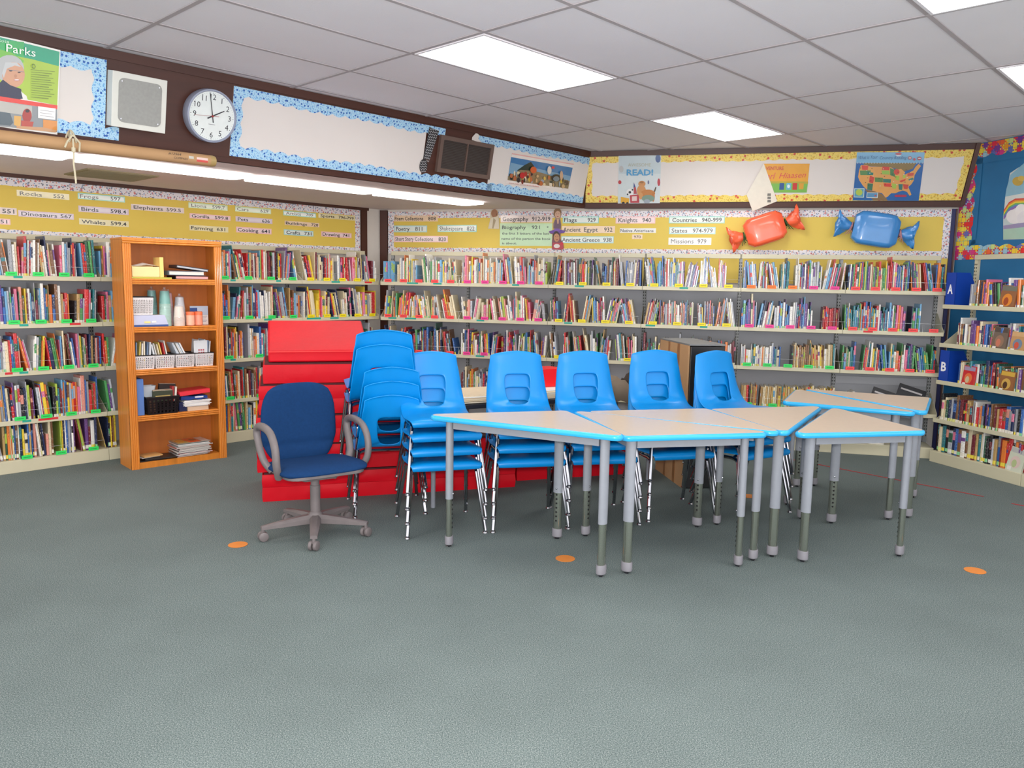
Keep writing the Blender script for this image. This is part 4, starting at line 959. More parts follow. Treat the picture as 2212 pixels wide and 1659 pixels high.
# READ poster
K = (1300, 310, 4.608)
L_ = [([(172, 120), (590, 120), (575, 600), (162, 600)], 'cfd8da'), ([(172, 120), (590, 120), (585, 300), (170, 300)], 'bfcdd2'), ((560, 150, 26, 40), '3a5890'), ((195, 255, 22, 34), 'b8b8b8'), ((180, 385, 16, 20), 'b83038'), ((568, 385, 14, 38), 'b43440'),
      ((282, 485, 36, 36), 'e8e8e8'), ((280, 485, 13, 13), '222226'), ((306, 460, 8, 8), '222226'), ((258, 505, 8, 9), '222226'), ([(320, 385), (340, 440), (350, 500), (318, 500)], 'b04a50'), ([(320, 385), (334, 430), (316, 440)], '34508c'),
      ([(280, 515), (370, 505), (375, 590), (285, 590)], 'b83c46'), ([(300, 525), (350, 522), (350, 570), (300, 572)], 'e4c8c4'), ([(190, 530), (275, 545), (270, 595), (190, 590)], 'e0a830'), ((215, 590, 14, 12), '222226'), ((255, 592, 12, 10), '222226'),
      ((400, 400, 36, 30), 'c88a50'), ((395, 470, 45, 60), 'cc9058'), ((460, 495, 72, 38), 'c07c40'), ((512, 530, 16, 48), 'b87438'), ((390, 520, 20, 36), 'd0965c'), ((462, 545, 64, 34), '7c9484'), ((450, 575, 32, 22), '9aa4b0'), ([(520, 470), (535, 430), (545, 435), (530, 485)], '5a4630'), ((398, 385, 20, 10), '9a6a3c'), ((465, 385, 8, 20), '6a6c90')]
art('poster', 'pale glossy poster reading AWESOME READ! with a tan lion, football and toy bus', 'poster', FSB, [(168, 118), (592, 118), (578, 602), (160, 602)], 'd6dcdc', L_,
    [('AWESOME', 262, 228, 490, 228, 32, 'b4b4a0', 0.0, 0), ('READ!', 248, 315, 512, 315, 56, '4a98c8', 0.03, 0)], K=K, m=M_GLOSSP)
# folded orange poster
art('poster', 'orange poster reading VENTURE and Hiaasen with its left half folded over', 'poster', FSB, [(1610, 200), (2068, 200), (2038, 487), (1700, 487)], 'e8a42c',
    [([(1665, 388), (2050, 392), (2038, 487), (1700, 487)], '7cb850'), ([(1655, 375), (2052, 378), (2050, 400), (1668, 396)], 'b8a838'), ([(1770, 392), (1815, 392), (1810, 460), (1765, 460)], '2c5494'), ([(1838, 392), (1886, 392), (1880, 460), (1832, 460)], '6cb8cc'), ((1858, 425, 14, 18), 'e0eef0'), ([(1900, 392), (1945, 392), (1940, 460), (1895, 460)], 'c8302c'), ([(1962, 395), (2010, 395), (2005, 455), (1960, 455)], 'd8a030')],
    [('VENTURE', 1632, 262, 1808, 262, 32, 'c84a3c', 0.02, 0), ('arl', 1640, 355, 1725, 350, 60, 'd84a5c', -0.005, 0.3), ('Hiaasen', 1762, 348, 2028, 336, 54, 'd8404c', -0.005, 0.3)], K=K, m=M_GLOSSP, dz=0.0075)
f = lambda x, y: FSB.at(K[0]+x/K[2], K[1]+y/K[2])
P = [f(*p) for p in ((1612, 200), (1745, 572), (1500, 672), (1440, 508))]; x0, y0 = P[2]
mb = MB(); mb.prism([(a-x0, b-y0) for a, b in P], 0, 0.0015, col=lin('e6dfd0')); g = lambda x, y: (f(x, y)[0]-x0, f(x, y)[1]-y0)
for j in range(3):
    for i in range(7): a = g(1646+j*3+i*6 if False else 1648+i*5, 495+j*32); b = g(1650+i*5, 520+j*32); mb.flat([(a[0], b[1]), (b[0], b[1]), (b[0], a[1]), (a[0], a[1])], 0.002, col=(0.05, 0.05, 0.05))
tag(mb.build('folded_poster_back', M_PRINT, M=FSB.mat(x0, y0, 0.019)), 'cream back of folded poster with small barcodes, hanging over the brown rail', 'poster')
# map of the states
K = (1780, 300, 5.120)
us = [(405, 290), (470, 290), (510, 305), (640, 310), (740, 315), (790, 345), (850, 330), (895, 370), (880, 400), (930, 375), (985, 350), (1010, 310), (1045, 275), (1070, 300), (1030, 350), (1000, 400), (990, 460), (965, 500), (930, 530), (950, 580), (965, 615), (945, 630), (915, 585), (870, 570), (820, 585), (790, 600), (740, 600), (700, 640), (680, 650), (640, 600), (590, 590), (545, 575), (470, 560), (430, 520), (390, 460), (375, 420), (385, 350)]
L_ = [([(362, 150), (1112, 150), (1100, 262), (355, 265)], '7ab4d8'), ([(355, 268), (1100, 265), (1045, 682), (315, 678)], '1f62a8'), ([(450, 265), (1020, 265), (980, 330), (880, 360), (760, 320), (500, 300), (430, 285)], '8c7440'), ([(450, 560), (560, 580), (640, 610), (690, 660), (700, 682), (540, 680), (500, 620)], '8c6c44'), (us, 'e4a458'),
      ([(415, 292), (490, 296), (480, 345), (420, 340)], 'dc4c38'), ([(395, 350), (515, 348), (510, 400), (400, 400)], '5c8c50'), ([(480, 360), (545, 375), (540, 400), (478, 398)], '2c7c6c'), ([(505, 405), (555, 425), (540, 490), (495, 480)], 'd04438'), ([(560, 425), (650, 430), (645, 480), (560, 475)], '5c8848'), ([(650, 440), (738, 445), (735, 485), (650, 480)], '347868'), ([(480, 490), (540, 495), (530, 570), (475, 560)], '3c7458'),
      ([(645, 305), (720, 310), (718, 345), (640, 342)], 'd84434'), ([(635, 350), (720, 350), (725, 395), (640, 390)], '98c050'), ([(728, 320), (785, 345), (780, 420), (730, 400)], '4c8450'), ((800, 365, 32, 32), 'd84c38'), ([(785, 405), (830, 410), (825, 460), (790, 450)], 'a8c848'), ([(655, 490), (738, 490), (735, 530), (665, 525)], 'dc4030'), ([(750, 490), (800, 500), (790, 550), (752, 545)], 'a8c44c'), ([(870, 500), (930, 505), (920, 555), (880, 550)], 'cc4438'), ([(820, 500), (868, 500), (860, 565), (825, 560)], '34746c'),
      ([(920, 380), (990, 375), (985, 405), (920, 412)], 'd05040'), ([(830, 465), (900, 440), (895, 460), (850, 480)], 'd84434'), ([(930, 445), (980, 428), (990, 448), (935, 460)], '3c8478'), ([(870, 400), (900, 400), (895, 430), (870, 428)], 'a8c850'),
      ([(332, 545), (445, 545), (438, 648), (325, 645)], 'cfe0d8'), ([(338, 552), (438, 552), (432, 641), (332, 638)], '5ca0b8'), ((385, 590, 38, 36), 'b4c850'), ([(470, 590), (595, 592), (590, 652), (465, 650)], 'd8dcd8'), ([(476, 597), (588, 598), (583, 645), (472, 643)], '5c94bc'), ((565, 625, 12, 8), 'c05050'),
      ((790, 629, 14, 13), 'b03050'), ((895, 629, 14, 13), 'b03050'), ([(790, 616), (895, 616), (895, 642), (790, 642)], 'b03050'), ((820, 165, 36, 10), 'c84048'), ((820, 185, 30, 6), 'e8e4e4'), ((945, 210, 22, 18), 'b04850'), ((1050, 215, 24, 20), 'b04850'), ((945, 210, 16, 5), 'e8e4e4'), ((1050, 215, 18, 5), 'e8e4e4'), ((995, 225, 14, 14), 'b8485c')]
for i in range(24): L_.append(([(360+i*31, 264), (375+i*31, 264), (375+i*31, 270), (360+i*31, 270)], 'e4e0dc'))
for i in range(30): L_.append(((400+(i*137) % 560, 320+(i*89) % 220, 6, 4), ['3a3a30', 'e8e4d8', '4c3c2c'][i % 3]))
art('map_poster', 'colourful map poster of the United States with a light blue title strip', 'map', FSB, [(365, 148), (1113, 148), (1045, 684), (315, 680)], '4c90c0', L_,
    [('What is Your', 372, 225, 585, 215, 38, '2c5a90', -0.005, 0.2), ('Country Reading', 608, 225, 905, 222, 36, '2c5a90', -0.005, 0.2)], K=K, m=M_GLOSSP)
# portraits cut out beside the cards
K = (740, 400, 3.95)
art('paper_cutout', 'cut-out figure of a bald person in a cream robe, head bowed', 'paper cut-out', FWB, [(1262, 240), (1275, 212), (1305, 203), (1328, 220), (1330, 250), (1340, 290), (1338, 375), (1243, 372), (1255, 320), (1262, 290)], 'c8b896',
    [((1298, 242, 28, 36), '9c6c4c'), ([(1265, 280), (1330, 265), (1338, 372), (1246, 370)], 'd6ccb4'), ([(1290, 280), (1310, 300), (1290, 370), (1278, 368)], 'a89878'), ((1318, 250, 5, 8), '7c523c')], K=K, dz=0.009)
art('paper_cutout', 'cut-out portrait of a person with short fair hair and tall collar', 'paper cut-out', FWB, [(1800, 250), (1806, 215), (1835, 198), (1862, 212), (1870, 250), (1858, 290), (1868, 340), (1862, 375), (1800, 372), (1796, 330), (1818, 290)], 'a08870',
    [((1836, 235, 34, 38), '8c6a48'), ((1838, 252, 24, 32), 'd4ac90'), ((1828, 246, 4, 2), '3a3030'), ((1847, 246, 4, 2), '3a3030'), ((1838, 268, 8, 3), 'a85850'), ([(1812, 295), (1860, 295), (1866, 372), (1802, 370)], '6c5468'), ([(1830, 290), (1848, 290), (1845, 330), (1834, 330)], 'd0a488')], K=K, dz=0.010)
art('paper_cutout', 'cut-out portrait of a dark-haired person under a wide purple hat', 'paper cut-out', FWB, [(1762, 395), (1800, 383), (1830, 370), (1865, 380), (1905, 392), (1890, 410), (1862, 412), (1860, 460), (1885, 495), (1890, 535), (1868, 552), (1790, 550), (1788, 500), (1796, 420), (1770, 412)], '7c4858',
    [([(1762, 398), (1830, 370), (1905, 394), (1885, 410), (1780, 412)], '6a4a9c'), ((1832, 382, 28, 12), '7c58ac'), ((1826, 438, 30, 46), '3c2a24'), ((1828, 448, 25, 36), 'bc8864'), ((1820, 440, 4, 2), '2a2020'), ((1840, 440, 4, 2), '2a2020'), ((1832, 466, 9, 4), '8c3c38'), ([(1795, 490), (1885, 495), (1888, 550), (1792, 548)], 'b4404c'), ((1872, 500, 14, 14), 'c83040'), ((1830, 520, 26, 18), 'e0d8d4')], K=K, dz=0.0118)
# rainbow poster on the blue board
K = (1780, 300, 5.120)
L_ = [([(2075, 400), (2260, 240), (2400, 240), (2400, 700), (2010, 690), (2030, 560)], '8cbcd0'), ([(2020, 640), (2230, 600), (2400, 620), (2400, 800), (2000, 830)], 'd8dcd8')]
for i, c in enumerate(('d8483c', 'e88c34', 'ecd040', '6cb060', '5c84c0', '8c68b0')): 
    o = i*17; L_.append(([(2000, 790+o), (2060, 700+o), (2130, 660+o), (2240, 655+o), (2240, 674+o), (2135, 679+o), (2070, 718+o), (2005, 808+o)], c))
L_ += [((2120, 860, 90, 80), 'ece8e8'), ((2200, 800, 70, 80), 'f0ecec'), ((2270, 880, 120, 90), 'e8e4e8'), ([(2000, 960), (2400, 940), (2400, 1100), (1998, 1110)], 'a8ccb8'), ([(2000, 960), (2400, 900), (2400, 960), (2000, 1000)], '9c94b8'), ((2160, 470, 60, 50), 'c8a84c'), ((2200, 440, 40, 30), 'd8b85c')]
art('poster', 'pastel poster of clouds and a rainbow on the blue board', 'poster', FWR, [(2070, 380), (2160, 320), (2420, 230), (2420, 1105), (1995, 1115), (1995, 850), (2040, 560)], 'c4d4d4', L_, K=K, m=M_GLOSSP, dz=0.012)
# giant wrapped sweets
def sweet(label, col, colname, cpx, angle, wpx, hpx, ends, tiec):
    cx, cy = FWB.at(*cpx); sc_ = 0.00478; w, h = wpx*sc_, hpx*sc_
    t = thing('giant_sweet', label, 'decoration', M=FWB.mat(cx, cy, 0.01) @ Matrix.Rotation(math.radians(angle), 4, 'Z'), group='giant wrapped sweets')
    m = mat('sweet_paper_'+colname, col, 0.3, coat=0.8, bump=0.7, bscale=7, var=0.05)
    mb = MB(); N = 9; P = []
    for i in range(N):
        f_ = i/(N-1)*2-1; k = (1-abs(f_)**7*0.3); ring = []
        for (x, y) in rrect(-h/2*k, 0.0, h/2*k, 0.13*k, 0.045*k, 5): ring.append((f_*w/2, x, y))
        P.append(ring+[ring[0]])
    mb.grid(P, flip=True); mb.add(P[0][:-1], [tuple(range(len(P[0])-1))]); mb.add(P[-1][:-1], [tuple(range(len(P[0])-2, -1, -1))]); mb.build('body', m, t, smooth='auto', bevel=0.01)
    for sgn in (-1, 1):
        mb = MB(); P = []; 
        for i in range(8):
            f_ = i/7; r = 0.028+0.085*f_**1.2; ring = []
            for j in range(25):
                a = 2*PI*j/24; rr_ = r*(1+0.28*f_*math.sin(5*a+i)); ring.append((sgn*(w/2+0.012+0.135*f_+0.012*math.sin(3*a)*f_), rr_*math.cos(a), 0.055+rr_*0.55*math.sin(a)))
            P.append(ring)
        mb.grid(P); e = mb.build('twist_end', m, t, smooth='auto', solid=0.002)
        mb = MB(); mb.tube([(sgn*(w/2+0.014), 0.034*math.cos(a), 0.055+0.03*math.sin(a)) for a in [2*PI*i/14 for i in range(14)]], 0.006, 6, closed=True)
        for i in range(4): mb.tube([(sgn*(w/2+0.014), 0.02*(i-1.5), 0.085), (sgn*(w/2+0.03), -0.03-0.02*(i % 3), 0.10), (sgn*(w/2+0.02*i), -0.06-0.01*i, 0.09)], 0.003, 5)
        mb.build('tie', mat('tie_'+colname, tiec, 0.5, var=0.05), t, smooth='auto')
    return t
sweet('giant orange cellophane-wrapped sweet on the yellow back board', (255, 104, 66), 'orange', (1651, 496), 19, 78, 60, None, (30, 80, 40))
sweet('giant blue cellophane-wrapped sweet on the yellow back board', (66, 144, 214), 'blue', (1888, 497), -9, 84, 66, None, (190, 130, 130))
# cardboard tube hung along the soffit
TFR = wall_frame('L', 5.06)
pa = TFR.at(-60, 284); pb = TFR.at(463, 348)
L2 = pb[0]-pa[0]; zc = (TFR.at(30, 299)[1]+TFR.at(455, 347)[1])/2
A = wpt('L', pa[0], 5.06, TFR.at(20, 298)[1]); B = wpt('L', pb[0], 5.06, TFR.at(457, 348)[1])
t = thing('cardboard_tube', 'long brown cardboard tube hanging level below the dark panelling, top left', 'tube', loc=A)
d_ = B-A; r_ = 0.036
mb = MB(); mb.tube([(0, 0, 0), d_*0.3, d_*0.97, d_*0.972], [r_, r_, r_, r_], 22); mb.build('tube', M_CARD, t, smooth='auto')
mb = MB(); mb.tube([d_*0.972, d_*0.985, d_], [r_*1.01, r_*1.01, r_*0.9], 22); mb.build('end_cap', mat('yellowed_tape', (176, 150, 96), 0.3, var=0.06), t, smooth='auto')
ud, nd = wall_dirs('L')
def tubepatch(mb, s0, s1, a0, a1, r, col):
    for i in range(6):
        b0 = math.radians(a0+(a1-a0)*i/6); b1 = math.radians(a0+(a1-a0)*(i+1)/6)
        mb.add([d_*s0-nd*math.cos(b0)*r+Vector((0, 0, math.sin(b0)*r)), d_*s1-nd*math.cos(b0)*r+Vector((0, 0, math.sin(b0)*r)), d_*s1-nd*math.cos(b1)*r+Vector((0, 0, math.sin(b1)*r)), d_*s0-nd*math.cos(b1)*r+Vector((0, 0, math.sin(b1)*r))], [(0, 1, 2, 3)], col=col)
mb = MB(); tubepatch(mb, 0.90, 0.955, -30, 15, r_*1.015, lin('e4c8c0')); tubepatch(mb, 0.90, 0.955, -30, -8, r_*1.02, lin('d85c54')); tubepatch(mb, 0.862, 0.885, -8, 18, r_*1.02, lin('c8c4b8')); mb.build('sticker', M_PRINT, t)
mb = MB()
M2 = Matrix((( d_.normalized().x, 0, -nd.x, 0), (d_.normalized().y, 0, -nd.y, 0), (d_.normalized().z, 1, -nd.z, 0), (0, 0, 0, 1)))
mb.M = M2; Ld = d_.length
put_text(mb, '#12564', Ld*0.765, Ld*0.825, 0.006, 0.014, r_+0.0012, (0.03, 0.02, 0.02), bold=0.0, shear=0.2); put_text(mb, 'COMPASS', Ld*0.79, Ld*0.855, -0.016, 0.012, r_+0.0012, (0.03, 0.02, 0.02), bold=0.0); mb.build('writing', M_PRINT, t)
# string tied round the tube
S = wpt('L', TFR.at(152, 305)[0], 5.06, TFR.at(152, 305)[1]); M_STR = mat('cotton_string', (206, 196, 168), 0.8, var=0.08, scale=40)
t = thing('string', 'knotted white string looped over the cardboard tube and hanging down', 'string', loc=S)
mb = MB()
def ring(dx, tw): return [(ud*(dx+tw*math.sin(a))-nd*0.042*math.cos(a)+Vector((0, 0, 0.018+0.042*math.sin(a)))) for a in [2*PI*i/18 for i in range(18)]]
mb.tube(ring(-0.01, 0.01), 0.005, 6, closed=True); mb.tube(ring(0.012, -0.012), 0.005, 6, closed=True)
k0 = -nd*0.045+Vector((0, 0, 0.01))
for pts in ([(0.0, 0.02), (-0.03, -0.02), (-0.045, -0.055)], [(0, 0.02), (0.035, -0.02), (0.03, -0.07)], [(0, 0), (0.0, -0.08), (-0.003, -0.14), (0.003, -0.22), (0.004, -0.25)]):
    mb.tube([k0+ud*x+Vector((0, 0, z)) for x, z in pts], 0.0055, 6)
mb.tube([k0+Vector((0, 0, -0.05)), k0+Vector((0, 0, -0.075))], 0.011, 8); mb.build('cord', M_STR, t, smooth='auto')

# ------------------------------------------------------------------ oak bookcase and its contents
BL, BRt = Vector((-2.983, 6.11, 0)), Vector((-2.419, 6.623, 0))
bx = (BRt-BL).normalized(); by = Vector((-bx.y, bx.x, 0)); BWd = (BRt-BL).length; BD, BH = 0.29, 1.81
MB_ = Matrix(((bx.x, by.x, 0, BL.x), (bx.y, by.y, 0, BL.y), (0, 0, 1, 0), (0, 0, 0, 1)))
bc = thing('bookcase', 'tall honey oak bookcase with reeded edges and five shelves of supplies', 'bookcase', M=MB_)
sh = [0.05, 0.425, 0.79, 1.125, 1.50]      # tops of the shelves
for x0, x1 in ((0, 0.06), (BWd-0.06, BWd)):
    mb = MB(); mb.box((x0 if x0 == 0 else BWd-0.02, 0.0, 0), (0.02 if x0 == 0 else BWd, BD, BH-0.03)); mb.box((x0, -0.004, 0), (x1, 0.016, BH-0.03))
    for k in range(4): mb.tube([(x0+0.009+0.014*k, -0.004, 0.002), (x0+0.009+0.014*k, -0.004, BH-0.04)], 0.0055, 8)
    mb.build('side_panel', M_OAK, bc, smooth='auto')
def reed(z, w0, w1, nm='shelf', dep=BD-0.012, th=0.022):
    mb = MB(); mb.box((w0, 0.004, z-th), (w1, dep, z)); mb.box((w0, 0.0, z-0.045), (w1, 0.016, z-0.001))
    for k in range(3): mb.tube([(w0, -0.001, z-0.008-0.0145*k), (w1, -0.001, z-0.008-0.0145*k)], 0.006, 8)
    return mb.build(nm, M_OAK, bc, smooth='auto')
for z in sh[1:]: reed(z, 0.0605, BWd-0.0605)
mb = MB(); mb.box((0.0605, 0.004, 0.0), (BWd-0.0605, BD-0.012, sh[0])); mb.build('plinth', M_OAK, bc)
mb = MB(); mb.box((0.0, -0.004, BH-0.03), (BWd, BD, BH)); mb.box((-0.004, -0.01, BH-0.012), (BWd+0.004, BD, BH+0.002))
for k in range(2): mb.tube([(0.0, -0.006, BH-0.02-0.016*k), (BWd, -0.006, BH-0.02-0.016*k)], 0.008, 8)
mb.build('top', M_OAK, bc, smooth='auto')
mb = MB(); mb.box((0.02, BD-0.010, 0.0), (BWd-0.02, BD-0.003, BH-0.03)); mb.build('back_panel', M_OAKD, bc)
def inb(x, y, z, rz=0.0): return MB_ @ Matrix.Translation((x, y, z)) @ Matrix.Rotation(rz, 4, 'Z')
def prop(name, label, cat, mb, x, y, z, rz=0.0, m=None, group=None, **k):
    o = mb.build(name, m or M_PLAST, M=inb(x, y, z+0.001, rz), **k); return tag(o, label, cat, group)
C_ = lin
# shelf 5 (top): tray, upright board, folder, binders
mb = MB(); mb.box((0, 0, 0), (0.30, 0.2, 0.012), col=C_('b8b84c')); prop('folder', 'olive-green folder lying under the cream tray, top bookcase shelf', 'folder', mb, 0.065, 0.015, sh[4])
mb = MB(); mb.box((0, 0, 0), (0.205, 0.16, 0.004)); mb.box((0, 0, 0.004), (0.205, 0.006, 0.078)); mb.box((0, 0.154, 0.004), (0.205, 0.16, 0.09)); mb.box((0, 0.006, 0.004), (0.005, 0.154, 0.085))
prop('paper_tray', 'cream box tray of papers on the top bookcase shelf', 'tray', mb, 0.07, 0.02, sh[4]+0.013, m=mat('cream_plastic', (238, 210, 150), 0.5, var=0.03), bevel=0.002)
mb = MB(); mb.add([(0, 0, 0), (0.09, 0.02, 0.012), (0.19, 0.0, 0.0), (0, 0.1, 0.006), (0.09, 0.12, 0.03), (0.19, 0.1, 0.01)], [(0, 1, 4, 3), (1, 2, 5, 4)], col=C_('eeeae2')); mb.box((0, 0, -0.02), (0.18, 0.11, -0.004), col=C_('e4ddd0'))
prop('papers', 'crumpled white papers lying in the cream tray, top bookcase shelf', 'papers', mb, 0.10, 0.03, sh[4]+0.095)
mb = MB(); mb.box((0, 0, 0), (0.03, 0.15, 0.155)); prop('wooden_block', 'upright pale board standing at the right end of the cream tray', 'board', mb, 0.277, 0.02, sh[4]+0.013, m=mat('pale_board', (244, 206, 120), 0.5, var=0.04), bevel=0.002)
def binder(name, label, w, d, h, col, x, y, z, tilt=0.0, rz=0.0, page='dcd8d0', cat='binder'):
    t = bpy.data.objects.new(name, None); C.objects.link(t); t.matrix_world = inb(x, y, z+0.001, rz) @ Matrix.Rotation(tilt, 4, 'Y'); tag(t, label, cat)
    mb = MB(); mb.box((0, 0, 0), (w, d, 0.003), col=C_(col)); mb.box((0, 0, h-0.003), (w, d, h), col=C_(col)); mb.box((0, 0, 0.003), (0.003, d, h-0.003), col=C_(col)); mb.build('cover', M_PLAST, t)
    mb = MB(); mb.box((0.006, 0.004, 0.004), (w-0.008, d-0.005, h-0.005), col=C_(page)); mb.build('pages', M_PRINT, t)
    return t
binder('ring_binder', 'black ring binder with loose red papers, lowest on the top bookcase shelf', 0.27, 0.2, 0.028, '22222a', 0.40, 0.03, sh[4], page='d8a0a0')
binder('ring_binder', 'grey-blue ring binder lying on the black one, top bookcase shelf', 0.29, 0.2, 0.035, '5c6c80', 0.345, 0.02, sh[4]+0.031, rz=0.03)
binder('ring_binder', 'dark binder tilted on the top of the binder pile', 0.26, 0.18, 0.022, '3a3436', 0.41, 0.03, sh[4]+0.092, tilt=0.12, page='b8bcc4')
# shelf 4: basket on flat box, cups, cans, card
M_WPL = mat('white_basket_plastic', (222, 218, 218), 0.4, var=0.03)
def basket(label, x, y, z, w, d, h, m, rim, rz=0.0, name='storage_basket', nx=12, nz=6, grp=None):
    t = bpy.data.objects.new(name, None); C.objects.link(t); t.matrix_world = inb(x, y, z+0.001, rz); tag(t, label, 'basket', grp)
    k = 0.10; mb = MB(); th = 0.0025
    def face(P0, P1, P2, P3, nx_, nz_):
        # slotted wall: bars between the four corners
        P0, P1, P2, P3 = map(Vector, (P0, P1, P2, P3))
        L = lambda u_, v_: (P0*(1-u_)+P1*u_)*(1-v_)+(P3*(1-u_)+P2*u_)*v_
        def quad(u0, u1, v0, v1):
            a = [L(u0, v0), L(u1, v0), L(u1, v1), L(u0, v1)]; n = (a[1]-a[0]).cross(a[3]-a[0]).normalized()*th
            mb.add(a+[q_+n for q_ in a], [(0, 3, 2, 1), (4, 5, 6, 7), (0, 1, 5, 4), (1, 2, 6, 5), (2, 3, 7, 6), (3, 0, 4, 7)])
        quad(0, 1, 0, 0.08); quad(0, 1, 0.86, 1)
        for i in range(nx_+1): u0 = i/(nx_+1); quad(u0, u0+0.5/(nx_+1) if i else 0.5/(nx_+1), 0.08, 0.86)
        quad(1-0.3/(nx_+1), 1, 0.08, 0.86)
        for j in range(1, nz_): v0 = 0.08+0.78*j/nz_; quad(0, 1, v0-0.025, v0+0.025)
    i = w*k*0.5; b = [(i, i, 0), (w-i, i, 0), (w-i, d-i, 0), (i, d-i, 0)]; tp = [(0, 0, h), (w, 0, h), (w, d, h), (0, d, h)]
    for a_, b_, n_ in ((0, 1, nx), (1, 2, 8), (2, 3, nx), (3, 0, 8)): face(b[a_], b[b_], tp[b_], tp[a_], n_, nz)
    mb.box((i, i, 0), (w-i, d-i, th)); mb.build('body', m, t)
    mb = MB(); e = 0.005
    for q_ in (((-e, -e, h), (w+e, 0.004, h+0.007)), ((-e, d-0.004, h), (w+e, d+e, h+0.007)), ((-e, 0.004, h), (0.004, d-0.004, h+0.007)), ((w-0.004, 0.004, h), (w+e, d-0.004, h+0.007))): mb.box(*q_)
    mb.build('rim', rim, t); return t
mb = MB(); W3 = 0.262
mb.prism([(0, 0), (W3, 0), (W3-0.0, 0.2), (0, 0.2)], 0, 0.016, col=C_('34508c')); mb.add([(0, 0, 0.016), (W3, 0, 0.016), (W3-0.02, 0.02, 0.09), (0, 0.02, 0.09), (0, 0.2, 0.016), (W3, 0.2, 0.016), (W3-0.02, 0.18, 0.09), (0, 0.18, 0.09)], [(0, 1, 2, 3), (1, 5, 6, 2), (3, 2, 6, 7), (4, 0, 3, 7), (5, 4, 7, 6)], cols=[C_('b4b8d0'), C_('e0d8d8'), C_('e8e0da'), C_('e0d8d8'), C_('e0d8d8')])
mb.box((0.08, -0.001, 0.028), (0.125, 0.001, 0.042), col=C_('e8dc8c')); mb.box((0.135, -0.001, 0.03), (0.17, 0.001, 0.046), col=C_('e8e4e4'))
prop('flat_box', 'flat white and blue packet under the perforated basket, second bookcase shelf', 'box', mb, 0.062, 0.01, sh[3])
basket('white perforated basket with black rim on the flat packet, second bookcase shelf', 0.063, 0.035, sh[3]+0.093, 0.16, 0.15, 0.135, M_WPL, M_BLACK)
def cups(label, x, y, n, r, hc, pitch, col, col2, bag=True, name='cup_stack', z=None):
    t = bpy.data.objects.new(name, None); C.objects.link(t); t.matrix_world = inb(x, y, (sh[3] if z is None else z)+0.001); tag(t, label, 'cups')
    mb = MB(); mb.lathe([(r*1.03, 0), (r*1.03, 0.004), (r*0.98, 0.004+(n-1)*pitch)]+[], 20, col=C_(col2))
    for i in range(n): z_ = i*pitch; mb.lathe([(r*1.0, z_), (r*1.06, z_+0.001), (r*1.06, z_+0.004), (r*1.0, z_+0.005)], 20, col=C_(col2))
    z_ = (n-1)*pitch+0.004; mb.lathe([(r*1.0, z_), (r*0.78, z_+hc), (r*0.7, z_+hc-0.003)], 20, col=C_(col)); mb.build('cups', M_PLAST, t, smooth='auto')
    if bag:
        H = z_+hc; mb = MB(); mb.lathe([(r*1.12, 0.001), (r*1.18, H*0.3), (r*1.0, H*0.8), (r*0.86, H+0.003), (r*0.5, H+0.012), (r*0.16, H+0.018), (r*0.3, H+0.03)], 14)
        mb.build('bag', mat('clear_plastic_bag', (235, 240, 245), 0.08, alpha=0.22, coat=1.0, bump=1.0, bscale=35), t, smooth='auto')
    return t
cups('teal paper cups stacked in a clear bag, rear left, second bookcase shelf', 0.262, 0.19, 12, 0.038, 0.10, 0.016, '3c9c90', '4ca498')
cups('tall stack of teal and mint paper cups in front, second bookcase shelf', 0.328, 0.085, 17, 0.042, 0.10, 0.0108, '3ea494', '9cc8b8', bag=True)
cups('pink paper cups in a clear bag behind the cans, second bookcase shelf', 0.392, 0.19, 12, 0.033, 0.09, 0.015, 'd89ca0', 'd8a8aa')
cups('white paper cups in a clear bag behind the orange cans, second bookcase shelf', 0.468, 0.155, 12, 0.040, 0.09, 0.012, 'dcdce0', 'd4d4d8')
cups('short stack of cream paper cups beside the orange cans, second bookcase shelf', 0.425, 0.055, 11, 0.040, 0.085, 0.0065, 'e8d4c4', 'e4cdbc')
for i, (x, y, lb) in enumerate(((0.512, 0.05, 'left orange and pink drinks can on the second bookcase shelf'), (0.582, 0.06, 'right orange and pink drinks can on the second bookcase shelf'))):
    t = bpy.data.objects.new('drinks_can', None); C.objects.link(t); t.matrix_world = inb(x, y, sh[3]+0.001); tag(t, lb, 'can', 'drinks cans')
    mb = MB(); r = 0.033; mb.lathe([(r*0.85, 0), (r, 0.006), (r, 0.085)], 20, col=C_('eeb498' if i == 0 else 'e8967c')); mb.lathe([(r, 0.085), (r, 0.106), (r*0.86, 0.114)], 20, col=C_('e87044')); mb.lathe([(r*0.86, 0.114), (r*0.84, 0.111)], 20, col=C_('c8c4c0')); mb.build('can_body', M_PLAST, t, smooth='auto')
mb = MB(); mb.box((0, 0, 0), (0.15, 0.003, 0.155), col=C_('b8c8dc')); mb.box((0.001, -0.001, 0.001), (0.149, 0, 0.08), col=C_('e6e4e4'))
for k in range(5): mb.box((0.07, -0.0015, 0.068-k*0.011), (0.14-(k*7) % 20*0.001, -0.001, 0.071-k*0.011), col=C_('8890a8'))
mb.box((0.0, -0.001, 0.11), (0.06, 0, 0.14), col=C_('2c4888'))
prop('card', 'blue and white printed card leaning at right of the second bookcase shelf', 'card', mb, 0.545, 0.14, sh[3])
